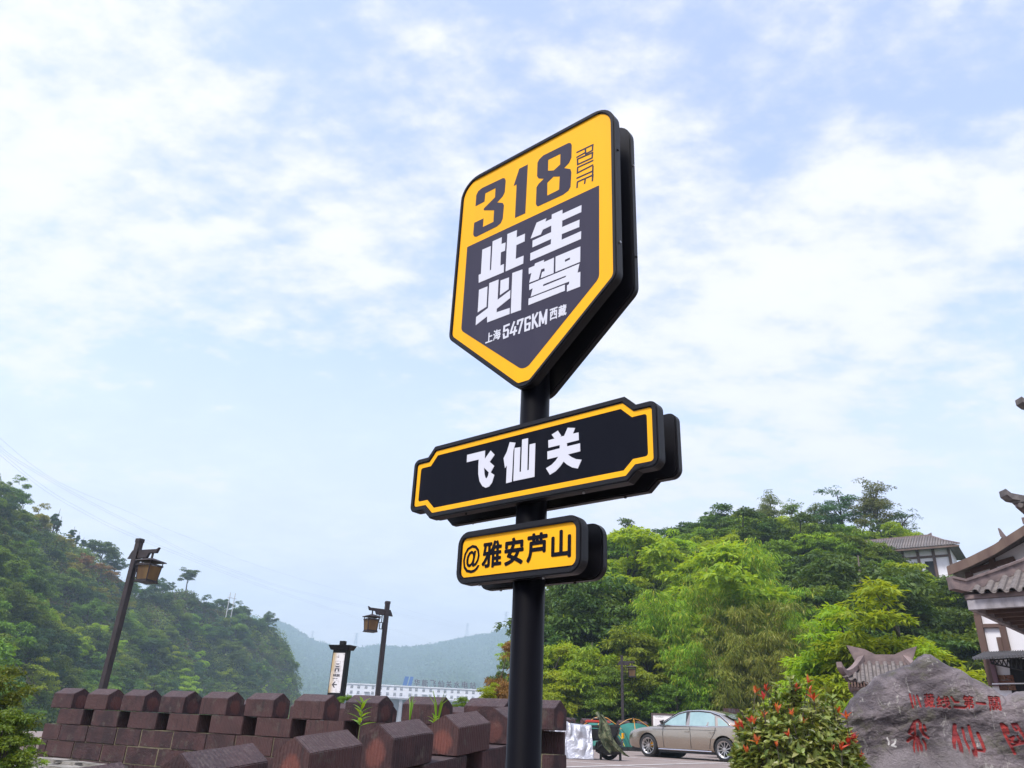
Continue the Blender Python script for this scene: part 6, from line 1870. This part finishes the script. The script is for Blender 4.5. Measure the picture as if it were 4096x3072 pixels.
# ---------------- timber-framed house behind the pavilion
hp_ = at(3950, 2620, 25.0); hp_.z = 0
hvh = Vector((hp_.x, hp_.y, 0)).normalized()
hn = (Matrix.Rotation(R(-14), 3, 'Z') @ -hvh)
hu = Vector((-hn.y, hn.x, 0))
if hu.dot(Vector((hvh.y, -hvh.x, 0))) < 0: hu = -hu
ho = thing('timber_house', 'white timber-framed house behind the pavilion at the right edge', 'house', hp_, math.atan2(hu.y, hu.x))
def hf_(px, py, off=0.0):
    q = onplane(px, py, hp_ + hn * off, hn) - hp_
    return (q.dot(hu), q.z)
def slabp(name, px, y0, y1, m, parent=ho, bevel=0): return MB().prism([hf_(*q) for q in px], y0, y1).build(name, m, parent, bevel)
def post(p0, p1, wd, m, y0=-.09, y1=.0, name='post'):
    a, b = Vector(hf_(*p0)), Vector(hf_(*p1)); t = (b - a).normalized(); s = Vector((-t.y, t.x)) * wd / 2
    return MB().prism([tuple(a + s), tuple(b + s), tuple(b - s), tuple(a - s)], y0, y1).build(name, m, ho, .008)
wall = slabp('wall', [(3872, 2292), (4130, 2150), (4420, 2290), (4420, 3000), (3996, 3000), (3968, 2735), (3905, 2450)], .005, 3.6, M['wallw'])
post((3874, 2290), (3912, 2462), .16, M['timber']); post((3911, 2462), (3972, 2745), .17, M['timber'])
post((3968, 2228), (4010, 2500), .15, M['timber']); post((4010, 2505), (4034, 2606), .15, M['timber'])
post((3884, 2287), (4060, 2235), .13, M['timber'], -.085, -.001, 'tie_beam'); post((3920, 2505), (4010, 2503), .10, M['timber'], -.08, -.001, 'rail'); post((3966, 2632), (3994, 2745), .11, mat('purple_painted_post', (.13, .06, .075), rough=.6), -.13, -.001)
post((3888, 2295), (3875, 2335), .09, M['timberpale'], -.075, -.001, 'brace'); post((3960, 2262), (3978, 2290), .09, M['timberpale'], -.075, -.001, 'brace')
post((3998, 2550), (4010, 2606), .12, M['timber'], -.10, -.001, 'window_jamb')
slabp('window', [(4004, 2560), (4014, 2562), (4018, 2606), (4010, 2606)], -.03, .004, M['darkroom'])
brm = [MB().box(0, .40, -.05, .0, 0, .115).mesh('brick', mat('orange_brick_%d' % i, c, tuple(q * .6 for q in c), 6, .9, .4), .006) for i, c in enumerate(((.20, .085, .05), (.16, .075, .05), (.23, .12, .07)))]
(bx0, bz1), (bx1, _) = hf_(3986, 2693), hf_(4052, 2693)
bz0 = hf_(3996, 2745)[1] - .1
row = 0; z = bz0
while z < bz1 - .05:
    x = bx0 - (.0 if row % 2 else .2)
    while x < bx1:
        o = place('brick', brm[rnd.randrange(3)], wall, (max(x, bx0), .002, z)); o.scale.x = min(1, (min(x + .40, bx1) - max(x, bx0)) / .40) or .1
        x += .415
    z += .128; row += 1
slabp('doorway_shade', [(4036, 2634), (4260, 2640), (4260, 2990), (4066, 2990)], -.012, .004, M['darkroom'])  # no opening cut: near-black slab, the shade indoors put into its colour
MB().prism([hf_(3984, 2737), hf_(4120, 2735), hf_(4120, 2739.5), hf_(3984, 2741.5)], -.35, -.30).build('white_rail', M['white'], ho)
# gable roof over the facade
ve = [hf_(3816, 2280), hf_(3905, 2243), hf_(4000, 2196), hf_(4135, 2110), hf_(4430, 2270)]
th = .16
rf2 = MB().prism([(a, b) for a, b in ve] + [(a, b - th) for a, b in ve[::-1]], -.62, 4.2)
rf2.build('gable_roof', M['tile'], ho)
vb = [(a, b - .02) for a, b in ve]
MB().prism(vb + [(a, b - .24) for a, b in vb[::-1]], -.66, -.621).build('bargeboard', M['timberpale'], ho)
rx, rz2 = ve[3]
MB().prism([(rx - .10, rz2 - .02), (rx + .10, rz2 - .02), (rx + .10, rz2 + .14), (rx - .10, rz2 + .14)], -.7, 4.3).build('ridge', M['ridge'], ho)
# rear gable with an upturned ridge end
rg = [hf_(3940, 2228, -3), hf_(4003, 2178, -3), hf_(4012, 2160, -3), hf_(4065, 2182, -3)]
MB().prism([hf_(3950, 2230, -3), hf_(4010, 2152, -3), hf_(4040, 2160, -3), hf_(4110, 2160, -3), hf_(4110, 2260, -3)], 2.9, 3.0).build('rear_gable', M['timberpale'], ho)
MB().prism([hf_(4000, 2119, -3), hf_(4006, 2119, -3), hf_(4022, 2140, -3), hf_(4042, 2160, -3), hf_(4030, 2166, -3), hf_(4010, 2152, -3)], 2.75, 2.89).build('upturned_ridge_end', M['ridge'], ho)
# corrugated awning
aw = thing('awning', 'grey corrugated awning below the timber house wall at the right edge', 'awning', hp_, ho.rotation_euler.z)
def awp(px, py, off): 
    q = onplane(px, py, hp_ + hn * off, hn) - hp_
    return Vector((q.dot(hu), -off, q.z))
A0, A1, B0, B1 = awp(3938, 2610, .1), awp(4180, 2600, .1), awp(3888, 2634, 1.35), awp(4180, 2618, 1.35)
cv, cf = [], []
nw = 150
for i in range(nw + 1):
    s = i / nw
    for j in range(3):
        p = A0.lerp(A1, s).lerp(B0.lerp(B1, s), j / 2)
        cv.append(p + Vector((0, 0, .035 * math.sin(i * 2 * math.pi / 6))))
cf = [(i * 3 + j, i * 3 + 3 + j, i * 3 + 4 + j, i * 3 + 1 + j) for i in range(nw) for j in range(2)]
M['corr'] = mat('corrugated_sheet', (.17, .17, .19), (.12, .12, .13), 2, .55, metal=.3)
ao = raw('corrugated_sheet', cv, cf, M['corr'], aw)
ao.modifiers.new('thick', 'SOLIDIFY').thickness = .012
tr = MB()
ta_, tb_ = awp(3960, 2640, .9), awp(4120, 2628, .9)
td = Vector((0, 0, -.32))
tr.tube([ta_, tb_], .022, 5).tube([ta_ + td * .25, tb_ + td * 1.15], .022, 5)
for i in range(9):
    a = ta_.lerp(tb_, i / 9); b = ta_.lerp(tb_, (i + .5) / 9) + td * (.25 + .9 * (i + .5) / 9)
    tr.tube([a, b], .015, 5).tube([b, ta_.lerp(tb_, (i + 1) / 9)], .015, 5)
tr.build('truss', M['trim'], aw)

# ---------------- house on the brow of the hill
h0, h1 = at(3270, 2172, 89), at(3832, 2180, 87)
ez = h1.z; haz = math.atan2(h1.y - h0.y, h1.x - h0.x); hl = math.hypot(h1.x - h0.x, h1.y - h0.y)
hh = thing('hill_house', 'white house with a long grey tiled roof among the trees on the right hill', 'house', (h0.x, h0.y, ez - 4.2), haz)
E_ = 4.2; RZ = E_ + 1.95
MB().box(.9, hl - .9, 1.0, 6.5, 0, E_ + .1).build('wall', M['wallw'], hh)
rdk = MB().add([(0, -.1, E_), (hl, -.1, E_), (hl - 2.7, 3.7, RZ), (1.5, 3.7, RZ), (0, 7.6, E_), (hl, 7.6, E_)], [(0, 1, 2, 3), (4, 3, 2, 5), (1, 5, 2), (0, 3, 4), (0, 4, 5, 1)]).build('roof', M['tile'], hh)
tm_ = MB().add(*half_tube(.11, 1.0, .03)).mesh('tile_row', M['tile'])
for i in range(52):
    x = .15 + i * (hl - .3) / 51
    top_t = 1.0 if 1.5 <= x <= hl - 2.7 else (x / 1.5 if x < 1.5 else (hl - x) / 2.7)
    a = Vector((x, -.14, E_ + .03)); b = Vector((x, -.1 + 3.8 * top_t, E_ + .03 + 1.95 * top_t))
    o = place('tile_row', tm_, rdk, a); o.rotation_euler = (b - a).to_track_quat('X', 'Z').to_euler(); o.scale = ((b - a).length, 1, 1)
v, f = beam_along([(1.2, 3.7, RZ + .1), (1.6, 3.7, RZ - .02), (hl - 2.9, 3.7, RZ - .02), (hl - 2.5, 3.7, RZ + .15)], .3, .22); raw('ridge', v, f, M['ridge'], hh)
v, f = beam_along([(hl - 2.7, 3.7, RZ), (hl - 1.4, 1.8, E_ + .95), (hl + .1, -.2, E_ + .06)], .25, .16); raw('hip_ridge', v, f, M['ridge'], hh)
MB().box(-.1, hl + .1, -.16, .0, E_ - .16, E_ + .0).build('eaves_board', M['timberpale'], hh)
for i in range(9):
    x = 1.0 + i * (hl - 2.0) / 8
    MB().box(x - .13, x + .13, .82, .995, 0, E_ + .02).build('post', M['timber'], hh)
    if i % 2 == 0 and i < 8: MB().box(x + .5, x + 1.3, .95, .997, 1.3, 3.0).build('window', M['darkroom'], hh)
MB().box(.9, hl - .9, .85, .996, 3.35, 3.55).build('beam', M['timber'], hh)
MB().box(.0, hl + .4, -.6, .9, -.5, .05).build('terrace', M['plaster'], hh)
rl = MB()
for i in range(24): rl.box(.1 + i * hl / 24, .16 + i * hl / 24, -.5, -.44, .05, .95)
rl.box(0, hl, -.5, -.44, .95, 1.02); rl.build('railing', M['timber'], hh)

# ================================================================== small plants near the camera
LM['weed'] = leaf_mat('weed_leaves', (.10, .22, .015), (.20, .34, .03), None, .45, .45)
def weed(label, px, py, D, h, n, ln, wd):
    p = at(px, py, D)
    t = thing('weed', label, 'weed', p, 0)
    MB().tube([(0, 0, -.15), (.004, 0, h * .5), (.0, .004, h)], [.005, .004, .002], 5).build('stem', M['culm'], t)
    lm_ = []
    for i in range(n):
        s = .15 + .85 * i / n
        v, f = leaf_shape(ln * (1.15 - .5 * s), wd * (1.1 - .4 * s), 0, .45 + .5 * s, .5, 0)
        me = npmesh('leaf', np.array([tuple(q) for q in v]), np.array(f), LM['weed'], True, [rnd.random()] * len(v))
        place('leaf', me, t, (0, 0, h * s), (0, 0, i * 2.4))
    return t
weed('leafy green weed growing up between the near and the long parapet', 1436, 2925, 7.9, .26, 15, .14, .042)
weed('small green weed sprouting beside a near merlon left of the pole', 1735, 2905, 9.4, .10, 8, .11, .03)
for lb, px, py, D, n, hgt in (('thin grass blades rising above the near merlons left of the pole', 1748, 2890, 9.6, 7, .34), ('few stray grass blades leaning left between the parapets', 1640, 2868, 10.2, 4, .26)):
    p = at(px, py, D); t = thing('grass_tuft', lb, 'grass', p)
    for i in range(n):
        a = rnd.uniform(0, 6.28); l = rnd.uniform(.05, .16)
        pts = [Vector((0, 0, -.05)), Vector((math.cos(a) * l * .35, math.sin(a) * l * .35, hgt * .6)), Vector((math.cos(a) * l, math.sin(a) * l, hgt * rnd.uniform(.75, 1.05)))]
        v = []
        for q, w_ in zip(pts, (.006, .006, .001)): v += [(q.x - w_, q.y, q.z), (q.x + w_, q.y, q.z)]
        place('blade', npmesh('blade', np.array(v), np.array([(0, 1, 3, 2), (2, 3, 5, 4)]), LM['weed'], tint=[rnd.random()] * 6), t)
# leafy shrub at the lower left edge, and bushes behind the parapet
LM['edge'] = leaf_mat('edge_shrub_leaves', (.055, .105, .014), (.16, .20, .030), (.30, .27, .05), .4)
for i in range(3): proto('fine', i, 1.8, .85, -.7, 168, 60, .075, .032, hollow=.3, droop=0)
for x, y, D, H, lf, lb in ((-40, 3120, 13.0, 1.15, 'edge', 'yellow-green shrub at the lower left edge of the view'), (-110, 3000, 13.6, 1.2, 'edge', 'taller shrub partly out of view at the left edge'), (75, 3105, 13.6, .6, 'bright', 'low bright shrub against the left end of the long parapet'),
                           (1382, 2880, 20.5, .75, 'green', 'green bush beside the foot of the wayfinding post'), (1945, 2860, 19.5, .78, 'bright', 'loose green bush in front of the right end of the power station'), (1850, 2870, 17.5, .55, 'green', 'small bush behind the long parapet right of the second lamp')):
    p = at(x, y, D)
    tree('bush', lb, p, 'fine', lf, H, None, spread=1.1)
p = at(2010, 2850, 30); p.z = -1
tree('rusty_tree', 'rust-brown leafed small tree peeking out left of the sign pole', p, 'near', 'rust', 4.4, spread=.5)
# pale broken ledge at the foot of the long parapet
for i, (px, py, w_) in enumerate(((200, 3035, .9), (290, 3044, 1.1), (120, 3050, .8), (390, 3056, 1.0), (250, 3064, 1.2), (60, 3066, .9))):
    q = at(px, py, 16.2 - i * .22)
    v = []
    b = MB().box(-w_ / 2, w_ / 2, -.25, .25, -.35, .0)
    me = b.mesh('ledge_stone', M['ledge'], .03)
    bm = bmesh.new(); bm.from_mesh(me); bmesh.ops.subdivide_edges(bm, edges=bm.edges, cuts=2, use_grid_fill=True); worn(bm, 60 + i, .03); bm.to_mesh(me); bm.free()
    tag(place('ledge_stone', me, None, q, (0, 0, FW_AZ + rnd.uniform(-.15, .15))), ['flat pale stone nearest the left foot of the long parapet', 'flat pale stone along the foot of the long parapet, second from left', 'pale stone at the corner beside the left edge shrub', 'flat pale stone farthest right at the foot of the long parapet', 'broad pale stone in front of the others at the lower left', 'pale stone half under the left edge shrub'][i], 'stone', 'pale ledge stones')

# ================================================================== air: thin haze over everything
hz = MB().box(-1200, 1200, -160, 2700, -9.5, 390).build('haze', None)
hm = bpy.data.materials.new('haze_air'); hm.use_nodes = True
ht = hm.node_tree; ht.nodes.clear()
hp = ht.nodes.new('ShaderNodeVolumePrincipled')
hp.inputs['Color'].default_value = (.66, .85, 1.0, 1)
hp.inputs['Density'].default_value = .0005
hp.inputs['Anisotropy'].default_value = .2
ht.links.new(hp.outputs[0], ht.nodes.new('ShaderNodeOutputMaterial').inputs['Volume'])
hz.data.materials.clear(); hz.data.materials.append(hm)
tag(hz, kind='stuff')
